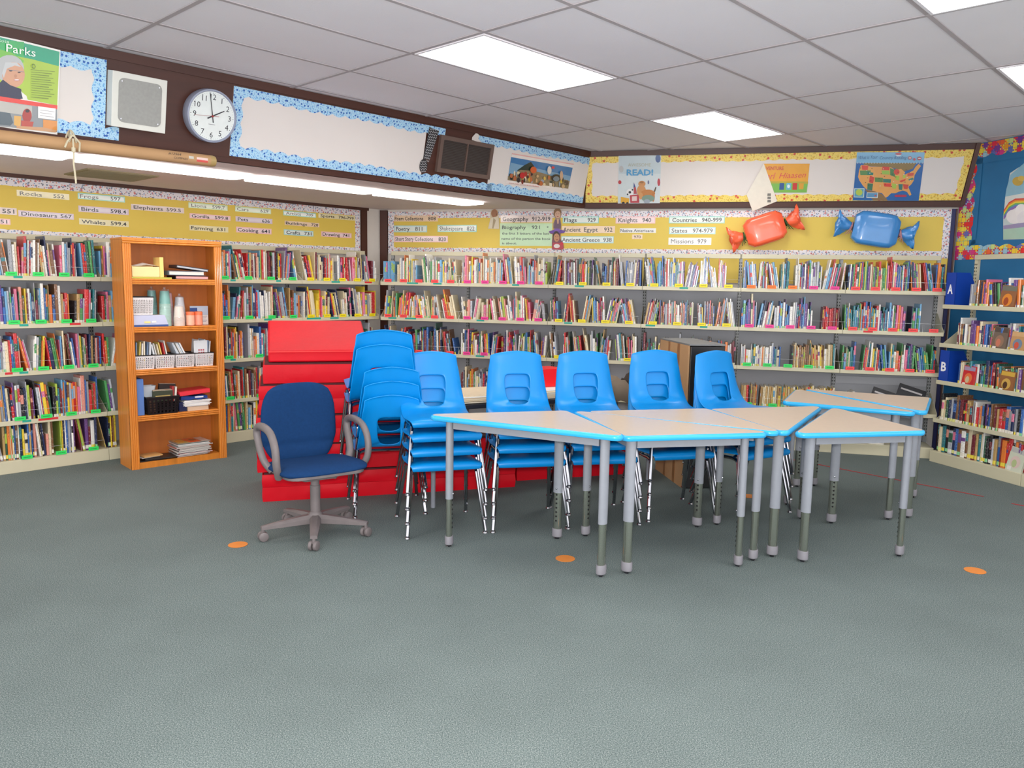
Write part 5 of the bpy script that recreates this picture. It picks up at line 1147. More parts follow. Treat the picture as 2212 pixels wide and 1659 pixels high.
# shelf 3: four white baskets with thin books
xs = [0.064, 0.218, 0.376, 0.534]; bwid = 0.148; bn3 = ['leftmost', 'second', 'third', 'rightmost']
for i, x in enumerate(xs):
    basket('white basket with black rim holding thin readers, %s of four, middle bookcase shelf' % bn3[i], x, 0.02, sh[2], bwid, 0.2, 0.105, M_WPL, M_BLACK, grp='white baskets on the middle shelf', nx=9)
random.seed(21)
LITC = ['e4e2dc', 'd4d8dc', 'c8d4e0', 'e8dcc0', '9cb0c4', 'dcdad4', '7c94b4', 'e0c86c', 'c23a3c', 'e4e4e4', 'b8a070']
def reader(x, y, z, t_, h, d, th, col, label):
    mb = MB(); mb.box((0, 0, 0), (t_, d, h), col=C_(col)); mb.box((0, -0.0005, h*0.25), (t_, 0, h*0.33), col=C_(random.choice(('8c5a34', 'c23a3c', '2c4c8c', 'e0c04c'))))
    o = mb.build('thin_reader', M_PRINT, M=inb(x, y, z) @ Matrix.Rotation(th, 4, 'Y')); tag(o, label, 'book', 'thin readers in the white baskets')
for i, x in enumerate(xs):
    n = (6, 6, 5, 5)[i]; th0 = (0.05, -0.18, -0.42, 0.12)[i]
    for k in range(n):
        f_ = k/(n-1); th = th0+random.uniform(-0.03, 0.03); xx = x+0.014+(bwid-0.05)*f_
        if th < -0.3: xx = x+0.06+0.06*f_
        cn = random.choice(LITC); tilt = 0 if th > 0 else 0
        h = random.uniform(0.18, 0.21) if th > -0.3 else 0.2
        reader(xx+(0.0), 0.05, sh[2]+0.012, random.uniform(0.006, 0.012), h, 0.13, th, cn, '%s thin reader, %s from left in the %s white basket' % ({'e4e2dc': 'white', 'd4d8dc': 'pale grey', 'c8d4e0': 'pale blue', 'e8dcc0': 'cream', '9cb0c4': 'grey-blue', 'dcdad4': 'off-white', '7c94b4': 'slate blue', 'e0c86c': 'yellow', 'c23a3c': 'red', 'e4e4e4': 'bright white', 'b8a070': 'tan'}[cn], ordw(k), bn3[i]))
mb = MB(); mb.box((0, 0, 0), (0.11, 0.004, 0.19), col=C_('d8dce0'))
for k in range(4):
    for j in range(3): mb.box((0.035+j*0.018, -0.001, 0.04+k*0.022), (0.047+j*0.018, 0, 0.052+k*0.022), col=C_('b45058'))
o = prop('card', 'pale card with rows of red marks standing in the rightmost white basket', 'card', mb, 0.532, 0.045, sh[2]+0.02)
# shelf 2: blue binder, tub, black basket with books, pile of papers
mb = MB(); mb.box((0, 0, 0), (0.052, 0.22, 0.29), col=C_('5c80c0')); prop('box_file', 'tall blue box file at the left end of the fourth bookcase shelf', 'box file', mb, 0.066, 0.015, sh[1], bevel=0.003)
mb = MB(); P = []
for z_, w_ in ((0.0, 0.045), (0.085, 0.06), (0.09, 0.062), (0.088, 0.056), (0.01, 0.042)): P.append([(a, b, z_) for a, b in rrect(-w_, -w_*0.8, w_, w_*0.8, 0.02)])
for r in P: r.append(r[0])
mb.grid(P, flip=True, col=C_('d8e0e8')); mb.flat(rrect(-0.045, -0.036, 0.045, 0.036, 0.02), 0.001, col=C_('d8e0e8')); prop('plastic_tub', 'white plastic tub above the black basket on the fourth bookcase shelf', 'tub', mb, 0.18, 0.14, sh[1]+0.13, smooth='auto')
mb = MB(); mb.box((0, 0, 0), (0.12, 0.11, 0.13), col=C_('6c5040')); prop('carton', 'small brown carton behind the black basket, fourth bookcase shelf', 'box', mb, 0.125, 0.12, sh[1])
basket('black basket with round holes full of paperbacks, fourth bookcase shelf', 0.13, -0.01, sh[1], 0.25, 0.19, 0.135, mat('black_basket_plastic', (24, 24, 26), 0.35, var=0.1), M_BLACK, nx=7, nz=5)
for i, (x, y, z, w_, d, h, c, th, lb) in enumerate(((0.19, 0.03, 0.10, 0.155, 0.02, 0.085, '3c4434', 0.0, 'dark green paperback with gold lettering, front of the black basket'), (0.20, 0.055, 0.10, 0.15, 0.022, 0.09, '8c6c50', 0.0, 'brown paperback second from the front of the black basket'), (0.25, 0.09, 0.10, 0.13, 0.025, 0.135, '2a2422', 0.08, 'black paperback standing tallest in the black basket'), (0.335, 0.035, 0.09, 0.018, 0.12, 0.125, 'a83838', 0.06, 'dark red paperback at the right end of the black basket'), (0.358, 0.035, 0.09, 0.014, 0.12, 0.12, 'e0dcd0', 0.08, 'white paperback at the right end of the black basket'))):
    mb = MB(); mb.box((0, 0, 0), (w_, d, h), col=C_(c))
    if w_ > 0.1: mb.box((0.02, -0.0006, h*0.4), (w_-0.02, 0, h*0.55), col=C_('b8a060')); mb.box((0.002, 0.001, h), (w_-0.002, d-0.001, h+0.001), col=C_('e4dcc8'))
    o = mb.build('paperback', M_PRINT, M=inb(x, y, sh[1]+z) @ Matrix.Rotation(th, 4, 'Y')); tag(o, lb, 'book', 'paperbacks in the black basket')
pile = [(0.40, 0.02, 0.0, 0.055, 0.06, 0.18, 0.032, '223058', 'dark blue box under the paper pile'), (0.45, 0.01, 0.0, 0.17, 0.18, 0.0, 0.032, 'd8bca0', 'pale tan box under the paper pile')]
mb = MB(); mb.box((0, 0, 0), (0.06, 0.18, 0.075), col=C_('223058')); prop('box', 'dark blue box under the left end of the white paper pile, fourth bookcase shelf', 'box', mb, 0.392, 0.03, sh[1])
mb = MB(); mb.box((0, 0, 0), (0.17, 0.18, 0.034), col=C_('d8bca0')); prop('box', 'pale tan box under the white paper pile, fourth bookcase shelf', 'box', mb, 0.455, 0.015, sh[1])
mb = MB(); z = 0.0
for k in range(7):
    w_ = random.uniform(0.2, 0.235); mb.M = Matrix.Rotation(random.uniform(-0.09, 0.09), 4, 'Z'); mb.box((random.uniform(0, 0.02), random.uniform(-0.01, 0.01), z), (w_, 0.17, z+0.006), col=C_(random.choice(('eeecea', 'e4e4e6', 'f0eee8')))); z += 0.0072
mb.M = Matrix.Identity(4); prop('papers', 'pile of white papers on the tan box, fourth bookcase shelf', 'papers', mb, 0.42, 0.02, sh[1]+0.076 if False else sh[1]+0.036)
mb = MB(); P = []
for i in range(9):
    x = i/8*0.215; P.append([(x, 0.0, 0.004*math.sin(i*2)), (x, 0.002, 0.028+0.004*math.sin(i*1.3)), (x, 0.16, 0.03), (x, 0.165, 0.0), (x, 0.0, 0.004*math.sin(i*2))])
mb.grid(P, col=C_('24448c')); mb.add(P[0][:4], [(0, 1, 2, 3)], col=C_('24448c')); mb.add(P[-1][:4], [(3, 2, 1, 0)], col=C_('24448c')); mb.box((0.11, -0.004, 0.012), (0.18, -0.001, 0.024), col=C_('e4e4ec'))
prop('packet', 'dark blue plastic packet lying on the white papers, fourth bookcase shelf', 'packet', mb, 0.41, 0.03, sh[1]+0.092, smooth='auto')
mb = MB(); mb.box((0, 0, 0), (0.25, 0.19, 0.034), col=C_('dc3040')); mb.box((0.003, -0.0006, 0.003), (0.247, 0, 0.031), col=C_('e83c4a')); mb.lathe([(0.004, 0), (0.004, 0.001)], 8, 0.02, 0.0, col=C_('f0e0e0'))
o = prop('ring_binder', 'red ring binder lying aslant on top of the paper pile, fourth bookcase shelf', 'binder', mb, 0.395, 0.02, sh[1]+0.125); o.matrix_world = inb(0.395, 0.02, sh[1]+0.128) @ Matrix.Rotation(-0.06, 4, 'Y')
# bottom shelf: magazines, envelope, dark papers
mgc = ['1c1c22', 'c8c8cc', '98a4ac', 'c23038', '242c34', 'd8d4cc', '5c6c74', 'e0dcd4', '2a2a30', 'b8b0a8', 'a83038', 'd4d0c8', '6c8c94', 'e0dcd8']
for k in range(14):
    mb = MB(); w_ = random.uniform(0.25, 0.28); mb.box((0, 0, 0), (w_, 0.2, 0.006), col=C_(mgc[k])); mb.box((0.002, -0.0006, 0.001), (w_-0.002, 0.0, 0.005), col=C_('dedad2')); mb.box((0.003, 0.003, 0.006), (w_-0.003, 0.197, 0.0065), col=C_(mgc[(k+3) % 14]))
    o = mb.build('magazine', M_GLOSSP, M=inb(0.36+random.uniform(-0.02, 0.02), 0.005+random.uniform(0, 0.012), sh[0]+0.002+k*0.0073, random.uniform(-0.06, 0.06)))
    tag(o, '%s magazine, %s from the bottom of the pile on the lowest bookcase shelf' % ({'1c1c22': 'black', 'c8c8cc': 'silver', '98a4ac': 'blue-grey', 'c23038': 'red', '242c34': 'dark slate', 'd8d4cc': 'off-white', '5c6c74': 'slate grey', 'e0dcd4': 'cream', '2a2a30': 'charcoal', 'b8b0a8': 'warm grey', 'a83038': 'dark red', 'd4d0c8': 'pale grey', '6c8c94': 'teal-grey', 'e0dcd8': 'white'}[mgc[k]], ordw(k)), 'magazine', 'magazines piled on the lowest shelf')
mb = MB(); mb.box((0, 0, 0), (0.27, 0.2, 0.006), col=C_('8c8c84')); mb.flat([(0.005, 0.005), (0.1, 0.005), (0.09, 0.19), (0.005, 0.19)], 0.0065, col=C_('a0a060')); mb.flat(circ(0.05, 0.1, 0.035, 0.06), 0.0068, col=C_('d8a040')); mb.flat([(0.1, 0.005), (0.19, 0.005), (0.19, 0.19), (0.09, 0.19)], 0.0065, col=C_('d84428')); mb.flat(circ(0.16, 0.11, 0.03, 0.04), 0.0069, col=C_('34343c')); mb.flat([(0.2, 0.005), (0.265, 0.005), (0.265, 0.19), (0.2, 0.19)], 0.0065, col=C_('c0bcb8'))
prop('magazine', 'colourful glossy magazine with red and yellow cover on top of the pile', 'magazine', mb, 0.365, 0.01, sh[0]+0.106, rz=0.04, m=M_GLOSSP)
for k, (c, x, y, r, lb) in enumerate((('1e1e22', 0.07, 0.01, 0.08, 'black magazine lying flat at left of the lowest bookcase shelf'), ('2c2622', 0.11, 0.02, -0.14, 'dark brown magazine beneath the tan envelope'), ('dcd6cc', 0.09, 0.03, 0.2, 'white leaflet under the tan envelope'), ('d8a868', 0.1, 0.012, 0.12, 'tan paper envelope at left of the lowest bookcase shelf'))):
    mb = MB(); mb.box((0, 0, 0), (0.24 if k < 2 else 0.15, 0.17 if k < 2 else 0.13, 0.008), col=C_(c)); o = prop('envelope' if k == 3 else 'magazine', lb, 'envelope' if k == 3 else 'magazine', mb, x, y, sh[0]+0.011*k, rz=r)

# ------------------------------------------------------------------ stacking chairs
def crom(P, t):
    """catmull-rom through P at t in 0..len-1"""
    i = min(int(t), len(P)-2); f = t-i; p0 = P[max(i-1, 0)]; p1 = P[i]; p2 = P[i+1]; p3 = P[min(i+2, len(P)-1)]
    return tuple(0.5*(2*b+(-a+c)*f+(2*a-5*b+4*c-d)*f*f+(-a+3*b-3*c+d)*f**3) for a, b, c, d in zip(p0, p1, p2, p3))
def bend(pts, r=0.05, n=5):
    """polyline with rounded corners"""
    pts = [Vector(p) for p in pts]; out = [pts[0]]
    for i in range(1, len(pts)-1):
        a = (pts[i-1]-pts[i]); b = (pts[i+1]-pts[i]); ra = min(r, a.length*0.45, b.length*0.45); pa = pts[i]+a.normalized()*ra; pb = pts[i]+b.normalized()*ra
        for k in range(n+1):
            t = k/n; out.append(pa*(1-t)**2+pts[i]*2*t*(1-t)+pb*t*t)
    out.append(pts[-1]); return out
def make_chair(label, group):
    t = thing('stacking_chair', label, 'chair', group=group)
    # profile: y, z, half width, side curl
    PR = [(-0.205, 0.398, 0.200, 0.0), (-0.226, 0.402, 0.206, 0.002), (-0.236, 0.422, 0.212, 0.006), (-0.226, 0.444, 0.217, 0.012), (-0.185, 0.454, 0.220, 0.018), (-0.09, 0.450, 0.221, 0.02), (0.04, 0.440, 0.219, 0.022), (0.125, 0.446, 0.215, 0.022),
          (0.172, 0.466, 0.213, 0.026), (0.200, 0.504, 0.210, 0.030), (0.222, 0.565, 0.203, 0.034), (0.24, 0.63, 0.195, 0.032), (0.258, 0.70, 0.187, 0.028), (0.272, 0.76, 0.178, 0.02), (0.281, 0.797, 0.174, 0.014), (0.290, 0.808, 0.170, 0.010)]
    nv = 46; rows_ = [crom(PR, (len(PR)-1)*i/(nv-1)) for i in range(nv)]
    us = [-1, -0.965, -0.9, -0.78, -0.62, -0.5, -0.44, -0.3, -0.15, 0, 0.15, 0.3, 0.44, 0.5, 0.62, 0.78, 0.9, 0.965, 1]
    P = []
    for i, (y, z, w, c) in enumerate(rows_):
        y0, z0 = rows_[max(i-1, 0)][:2]; y1, z1 = rows_[min(i+1, nv-1)][:2]; ty, tz = y1-y0, z1-z0; l = math.hypot(ty, tz) or 1; ny, nz = tz/l, -ty/l   # away from the sitter
        back = min(1, max(0, (z-0.47)/0.1)); r = []
        for u in us:
            e = max(0, (abs(u)-0.6)/0.4); k = c*e**2.2*1.0
            yy = y+ny*k + back*0.012*u*u
            zz = z+nz*k - 0.024*abs(u)**1.4*min(1, max(0, (z-0.68)/0.06))
            xx = u*w
            if y > 0.16:   # round off the opening; it narrows towards the bottom
                pu, pv = u/0.47, (z-0.558)/0.096; m_ = max(abs(pu), abs(pv))
                if 0 < m_ < 1.5:
                    ex_ = 7.0 if pv > 0 else 3.0; q_ = (abs(pu)**ex_+abs(pv)**ex_)**(1/ex_); wgt = 1 if m_ <= 1.02 else (1.5-m_)/0.48; f_ = 1+(m_/q_-1)*wgt
                    du, dv = pu*f_, pv*f_
                    nar = 1-0.13*max(0, 0.6-dv)*wgt
                    dz_ = (dv-pv)*0.096; xx = du*0.47*w*(1+(nar-1)); zz += dz_; yy += dz_*0.27
            r.append((xx, yy, zz))
        P.append(r)
    bm = bmesh.new(); V = [[bm.verts.new(p) for p in r] for r in P]
    for i in range(nv-1):
        for j in range(len(us)-1):
            z = (rows_[i][1]+rows_[i+1][1])/2; yb = rows_[i][0]
            uc = (us[j]+us[j+1])/2
            if yb > 0.17 and 0.466 < z < 0.650 and abs(uc) < 0.47: continue
            bm.faces.new((V[i][j], V[i+1][j], V[i+1][j+1], V[i][j+1]))
    bmesh.ops.delete(bm, geom=[v for v in bm.verts if not v.link_faces], context='VERTS')
    me = bpy.data.meshes.new('shell'); bm.to_mesh(me); bm.free(); me.materials.append(M_BLUEP); me.shade_smooth()
    o = bpy.data.objects.new('shell', me); C.objects.link(o); o.parent = t
    m = o.modifiers.new('s', 'SOLIDIFY'); m.thickness = 0.007; m.offset = 1; m = o.modifiers.new('u', 'SUBSURF'); m.levels = 1; m.render_levels = 1
    for s in (-1, 1):
        for nm, pts in (('leg', [(s*0.238, -0.232, 0.018), (s*0.198, -0.150, 0.385), (s*0.192, -0.10, 0.395), (s*0.190, -0.02, 0.390)]), ('leg', [(s*0.228, 0.232, 0.018), (s*0.192, 0.09, 0.385), (s*0.190, 0.05, 0.392), (s*0.190, -0.02, 0.390)])):
            mb = MB(); mb.tube(bend(pts, 0.06), 0.0115, 10); lg = mb.build(nm, M_CHROME, t, smooth='auto')
            x, y, z = pts[0]; mb = MB(); mb.lathe([(0.014, 0.0), (0.016, 0.004), (0.013, 0.012), (0.007, 0.016), (0.007, 0.024)], 12, x, y); mb.build('glide', M_CHROME, lg, smooth='auto')
    for y in (-0.09, 0.06):
        mb = MB(); mb.tube(bend([(-0.19, y, 0.388), (-0.15, y, 0.405), (0.15, y, 0.405), (0.19, y, 0.388)], 0.02), 0.010, 8); mb.build('crossbar', M_CHROME, t, smooth='auto')
    return t
STACKS = [((-0.603, 4.542), 17.0, 4, 'first stack from left behind the tables'), ((-0.10, 4.690), 12.0, 4, 'second stack from left behind the tables'), ((0.36, 4.80), 12.0, 4, 'third stack from left behind the tables'),
          ((0.895, 4.97), 14.0, 4, 'fourth stack from left behind the tables'), ((1.495, 5.0), 31.0, 4, 'rightmost stack, turned to the right')]
LV = ['bottom', 'second', 'third', 'top']
chair0 = None
for (fx, fy), ang, n, nm in STACKS:
    a = math.radians(ang); R2 = Matrix.Rotation(a, 4, 'Z'); off = R2 @ Vector((-0.238, -0.232, 0)); org_ = Vector((fx, fy, 0))-off
    for k in range(n):
        lb = 'bright blue chair with chrome legs, %s, %s' % ({0: 'lowest chair', 1: 'second chair up', 2: 'third chair up', 3: 'topmost chair'}[k], nm)
        loc = (org_.x, org_.y, 0.0885*k)
        if chair0 is None:
            chair0 = make_chair(lb, 'stacked blue chairs'); chair0.location = loc; chair0.rotation_euler = (0, 0, a)
        else: dup(chair0, loc, a, label=lb, group='stacked blue chairs')
# the stack that faces away
a = math.radians(15.5+180); R2 = Matrix.Rotation(a, 4, 'Z'); org_ = (Vector((-0.988, 4.888, 0))+Vector((-0.7, 5.43, 0)))/2+Vector((-0.035, 0.05, 0))
for k, dz in enumerate((0, 0.0885, 0.177, 0.32, 0.41)):
    dup(chair0, (org_.x+(0.045 if k < 3 else 0), org_.y+(0.012 if k < 3 else 0), dz), a, label='bright blue chair seen from behind, %s in the stack facing away' % ['lowest', 'second up', 'middle', 'second from top', 'topmost'][k], group='blue chairs stacked facing away')

# ------------------------------------------------------------------ triangular tables
M_TOP = mat('beige_laminate', (202, 184, 164), 0.32, var=0.025, scale=40, spec=0.4)
M_EDGE = mat('sky_blue_edge', (52, 172, 228), 0.25, var=0.03, scale=6)
def tri_table(label, P, right, zt):
    """P three leg positions, right = index of the right-angled corner"""
    P = [Vector((p[0], p[1])) for p in P]; A = P[right]; others = [P[i] for i in range(3) if i != right]
    cen = (P[0]+P[1]+P[2])/3
    t = thing('triangular_table', label, 'table', (cen.x, cen.y, 0), 0, 'beige triangular tables with blue edges')
    Q = [p-cen for p in P]
    if (Q[1]-Q[0]).x*(Q[2]-Q[0]).y-(Q[1]-Q[0]).y*(Q[2]-Q[0]).x < 0: Q = [Q[0], Q[2], Q[1]]
    o, r = 0.069, 0.045; n = 3; out = []
    lines_ = []
    for i in range(3):
        a, b = Q[i], Q[(i+1) % 3]; d = (b-a).normalized(); nn = Vector((d.y, -d.x)); lines_.append((a+nn*(o-r), d, nn))
    poly = []
    for i in range(3):
        (p1, d1, n1), (p2, d2, n2) = lines_[i-1], lines_[i]
        den = d1.x*d2.y-d1.y*d2.x; s_ = ((p2-p1).x*d2.y-(p2-p1).y*d2.x)/den; c = p1+d1*s_
        a1 = math.atan2(n1.y, n1.x); a2 = math.atan2(n2.y, n2.x)
        while a2 < a1: a2 += 2*PI
        for k in range(9): an = a1+(a2-a1)*k/8; poly.append((c.x, c.y, math.cos(an), math.sin(an)))
    ring = lambda rr: [(x+cx_*rr, y+cy_*rr) for x, y, cx_, cy_ in poly]
    th = 0.030
    prof = [(r-0.012, zt-th), (r-0.004, zt-th+0.002), (r, zt-th+0.009), (r+0.001, zt-0.012), (r-0.003, zt-0.004), (r-0.009, zt-0.0006), (r-0.0135, zt-0.0003)]
    mb = MB(); G = []
    for rr, z in prof: q = ring(rr); q.append(q[0]); G.append([(x, y, z) for x, y in q])
    mb.grid(G, flip=True); mb.build('edge_band', M_EDGE, t, smooth='auto')
    mb = MB(); mb.prism(ring(r-0.013), zt-th+0.001, zt); mb.build('tabletop', M_TOP, t)
    mb = MB()
    for i in range(3):
        a, b = Q[i], Q[(i+1) % 3]; d = (b-a).normalized(); nn = Vector((d.y, -d.x)); a2 = a+d*0.03; b2 = b-d*0.03
        q = [tuple(a2-nn*0.012), tuple(b2-nn*0.012), tuple(b2+nn*0.012), tuple(a2+nn*0.012)]; mb.prism(q, zt-th-0.045, zt-th-0.001)
    mb.build('apron', M_LEGGREY, t)
    for i in range(3):
        p = Q[i]; c = (-p).normalized(); an = math.atan2(c.y, c.x)+PI/2; Mx = Matrix.Translation((p.x, p.y, 0)) @ Matrix.Rotation(an, 4, 'Z')
        ax, ay = 0.029, 0.0215; zz = zt-th-0.002
        mb = MB(); mb.M = Mx; mb.lathe([(1, 0.285), (1, zz)], 26, sx=ax, sy=ay)
        lg = mb.build('leg', M_LEGGREY, t, smooth='auto')
        mb = MB(); mb.M = Mx; mb.lathe([(1, 0.05), (1, 0.287)], 26, sx=ax*0.86, sy=ay*0.84); mb.build('inner_tube', M_STEEL, lg, smooth='auto')
        mb = MB()
        for k in range(7):
            z_ = 0.115+k*0.0265
            for sg_ in (-1,):
                mb.M = Mx @ Matrix.Translation((0, sg_*ay*0.84, z_)) @ Matrix.Rotation(-sg_*PI/2, 4, 'X')
                mb.lathe([(0.0062, -0.0005), (0.0055, 0.0012), (0.002, 0.0016)], 10)
        mb.build('adjusting_holes', M_DARK, lg)
        mb = MB(); mb.M = Mx @ Matrix.Translation((0, -ay, 0.312)) @ Matrix.Rotation(PI/2, 4, 'X'); mb.lathe([(0.0065, 0), (0.0055, 0.004), (0.003, 0.005)], 12); mb.build('screw', M_CHROME, lg, smooth='auto')
        mb = MB(); mb.M = Mx; mb.lathe([(0.93, 0.014), (1.06, 0.018), (1.08, 0.060), (1.0, 0.064)], 26, sx=ax, sy=ay*1.06); mb.build('collar', M_FOOTGREY, lg, smooth='auto')
        mb = MB(); mb.M = Mx; mb.lathe([(0.013, 0.0), (0.015, 0.003), (0.011, 0.008), (0.005, 0.010), (0.005, 0.015)], 14); mb.build('glide', M_CHROME, lg, smooth='auto')
    return t
tri_table('triangular table furthest left, its long edge facing the viewer', [(-0.348, 4.43), (0.483, 3.995), (0.285, 4.605)], 2, 0.768)
tri_table('triangular table in front middle, second from left, touching the leftmost one', [(0.624, 4.049), (1.253, 4.184), (0.462, 4.665)], 0, 0.752)
tri_table('triangular table behind the front middle one, its long edge against it', [(1.365, 4.284), (1.189, 4.886), (0.575, 4.735)], 1, 0.752)
tri_table('triangular table between the middle pair and the rightmost front table', [(1.493, 4.351), (1.33, 4.943), (1.93, 5.10)], 1, 0.745)
tri_table('triangular table at front right with its point towards the right', [(1.639, 4.276), (2.238, 4.397), (2.093, 5.017)], 1, 0.742)
tri_table('triangular table at the back right, nearer of the rear pair', [(2.514, 5.123), (1.953, 5.443), (2.203, 5.96)], 1, 0.74)
tri_table('triangular table at the back right, farther of the rear pair', [(2.668, 5.174), (2.35, 5.998), (2.965, 5.70)], 2, 0.742)

# ------------------------------------------------------------------ office chair
OC = Vector((-1.165, 4.62, 0)); FA = math.atan2(-0.80, 0.60)   # facing direction
t = thing('office_chair', 'dark blue fabric office chair with grey loop arms and five castors', 'chair', OC, FA+PI/2)
M_FAB = mat('navy_upholstery', (18, 54, 98), 0.9, var=0.08, scale=60, bump=0.4, bscale=500, spec=0.2)
M_GPL = mat('worn_grey_plastic', (112, 104, 104), 0.5, var=0.1, scale=12)
def pad(prof_fn, nu, nv, m, name, sub=1):
    """closed pad from front grid and back grid"""
    mb = MB(); F_, B_ = [], []
    for i in range(nu):
        fr_, br_ = [], []
        for j in range(nv):
            a, b = prof_fn(i/(nu-1)*2-1, j/(nv-1)*2-1); fr_.append(a); br_.append(b)
        F_.append(fr_); B_.append(br_)
    mb.grid(F_); mb.grid(B_, flip=True)
    n0 = nu*nv; fs = []
    rim = [(i, 0) for i in range(nu)]+[(nu-1, j) for j in range(1, nv)]+[(i, nv-1) for i in range(nu-2, -1, -1)]+[(0, j) for j in range(nv-2, 0, -1)]
    ids = [i*nv+j for i, j in rim]
    for k in range(len(ids)): a, b = ids[k], ids[(k+1) % len(ids)]; fs.append((b, a, a+n0, b+n0))
    mb.f += fs; mb.m += [0]*len(fs); mb.c += [(1, 1, 1, 1)]*len(fs)
    return mb.build(name, m, t, smooth=True, sub=sub)
def sq(u, v, k=5.0):
    """map the square to a rounded square"""
    r = (abs(u)**k+abs(v)**k)**(1/k); mx = max(abs(u), abs(v)); s_ = mx/r if r > 0 else 1; return u*s_, v*s_
def seat_f(u, v):
    a, b = sq(u, v); w = 0.275+0.01*(-b); x = a*w; y = b*0.235-0.005; e = max(abs(u), abs(v))**6
    top = 0.462-0.012*b-0.018*(max(0, -b))**3-0.03*e+0.008*(1-a*a)*-1; return (x, y, top), (x*0.93, y*0.93, 0.405)
pad(seat_f, 13, 13, M_FAB, 'seat_cushion')
def back_f(u, v):
    a, b = sq(u, v, 3.6); w = 0.245-0.05*max(0, -b-0.35)-0.012*max(0, b); x = a*w; z = 0.640+b*0.250; yc = 0.205+0.055*(b*0.5+0.5)+0.02*(b+0.4)**2*-1+0.02
    yc += -0.03*(a*a)*-1*0.6*-1; e = max(abs(u), abs(v))**6; crease = 0.012*math.exp(-((b+0.5)/0.06)**2)
    return (x, yc-0.028+0.02*e+crease, z), (x*0.95, yc+0.03, z)
pad(back_f, 15, 21, M_FAB, 'back_cushion')
mb = MB(); mb.prism(rrect(-0.24, -0.225, 0.24, 0.225, 0.08), 0.392, 0.412); mb.prism(rrect(-0.11, -0.1, 0.11, 0.12, 0.03), 0.35, 0.392); mb.tube([(0.0, 0.05, 0.37), (0.10, -0.08, 0.36)], 0.02, 10)
mb.build('seat_shell', M_GPL, t, smooth='auto', bevel=0.004)
mb = MB(); mb.tube(bend([(0, 0.12, 0.385), (0, 0.24, 0.385), (0, 0.27, 0.52), (0, 0.275, 0.62)], 0.06), [0.025]*14 if False else 0.022, 8); mb.build('back_support', M_GPL, t, smooth='auto')
for s in (-1, 1):
    pts = [(s*0.235, 0.07, 0.40), (s*0.275, 0.10, 0.47), (s*0.285, 0.165, 0.60), (s*0.285, 0.15, 0.655), (s*0.285, 0.05, 0.668), (s*0.285, -0.06, 0.645), (s*0.285, -0.125, 0.57), (s*0.28, -0.13, 0.47), (s*0.255, -0.09, 0.395)]
    fine = [crom([tuple(p) for p in pts], (len(pts)-1)*i/40) for i in range(41)]
    mb = MB(); mb.tube(fine, 0.020, 12, r2=1.15); mb.build('armrest', M_GPL, t, smooth='auto')
mb = MB(); mb.lathe([(0.030, 0.10), (0.030, 0.30), (0.026, 0.302), (0.026, 0.35)], 24); mb.lathe([(0.045, 0.085), (0.043, 0.125), (0.032, 0.14)], 24); mb.build('gas_lift', M_GPL, t, smooth='auto')
for k in range(5):
    an = math.radians(282+72*k)-(FA+PI/2); d = Vector((math.cos(an), math.sin(an), 0)); nn = Vector((-d.y, d.x, 0))
    mb = MB(); G = []
    for f_ in (0.0, 0.2, 0.5, 0.8, 1.0):
        r_ = 0.03+0.29*f_; w = 0.034-0.014*f_; z1 = 0.125-0.035*f_**1.3; z0 = 0.075+0.0*f_-0.004*f_
        c = d*r_; G.append([tuple(c-nn*w+Vector((0, 0, z0))), tuple(c+nn*w+Vector((0, 0, z0))), tuple(c+nn*w+Vector((0, 0, (z0+z1)/2+0.005))), tuple(c+nn*w*0.5+Vector((0, 0, z1))), tuple(c-nn*w*0.5+Vector((0, 0, z1))), tuple(c-nn*w+Vector((0, 0, (z0+z1)/2+0.005))), tuple(c-nn*w+Vector((0, 0, z0)))])
    mb.grid(G, flip=True); mb.add(G[-1][:6], [(5, 4, 3, 2, 1, 0)]); mb.add(G[0][:6], [(0, 1, 2, 3, 4, 5)]); arm_ = mb.build('base_arm', M_GPL, t, smooth='auto')
    mb = MB(); c = d*0.31; yaw = an+1.1+k*1.7; ax_ = Vector((math.cos(yaw), math.sin(yaw), 0))
    for s in (-1, 1): mb.tube([c+ax_*(s*0.006)+Vector((0, 0, 0.029)), c+ax_*(s*0.012)+Vector((0, 0, 0.029)), c+ax_*(s*0.024)+Vector((0, 0, 0.029)), c+ax_*(s*0.027)+Vector((0, 0, 0.029))], [0.026, 0.0285, 0.027, 0.02], 18)
    mb.tube([c+Vector((0, 0, 0.04)), c+Vector((0, 0, 0.078))], 0.011, 10); mb.build('castor', M_GPL, arm_, smooth='auto')

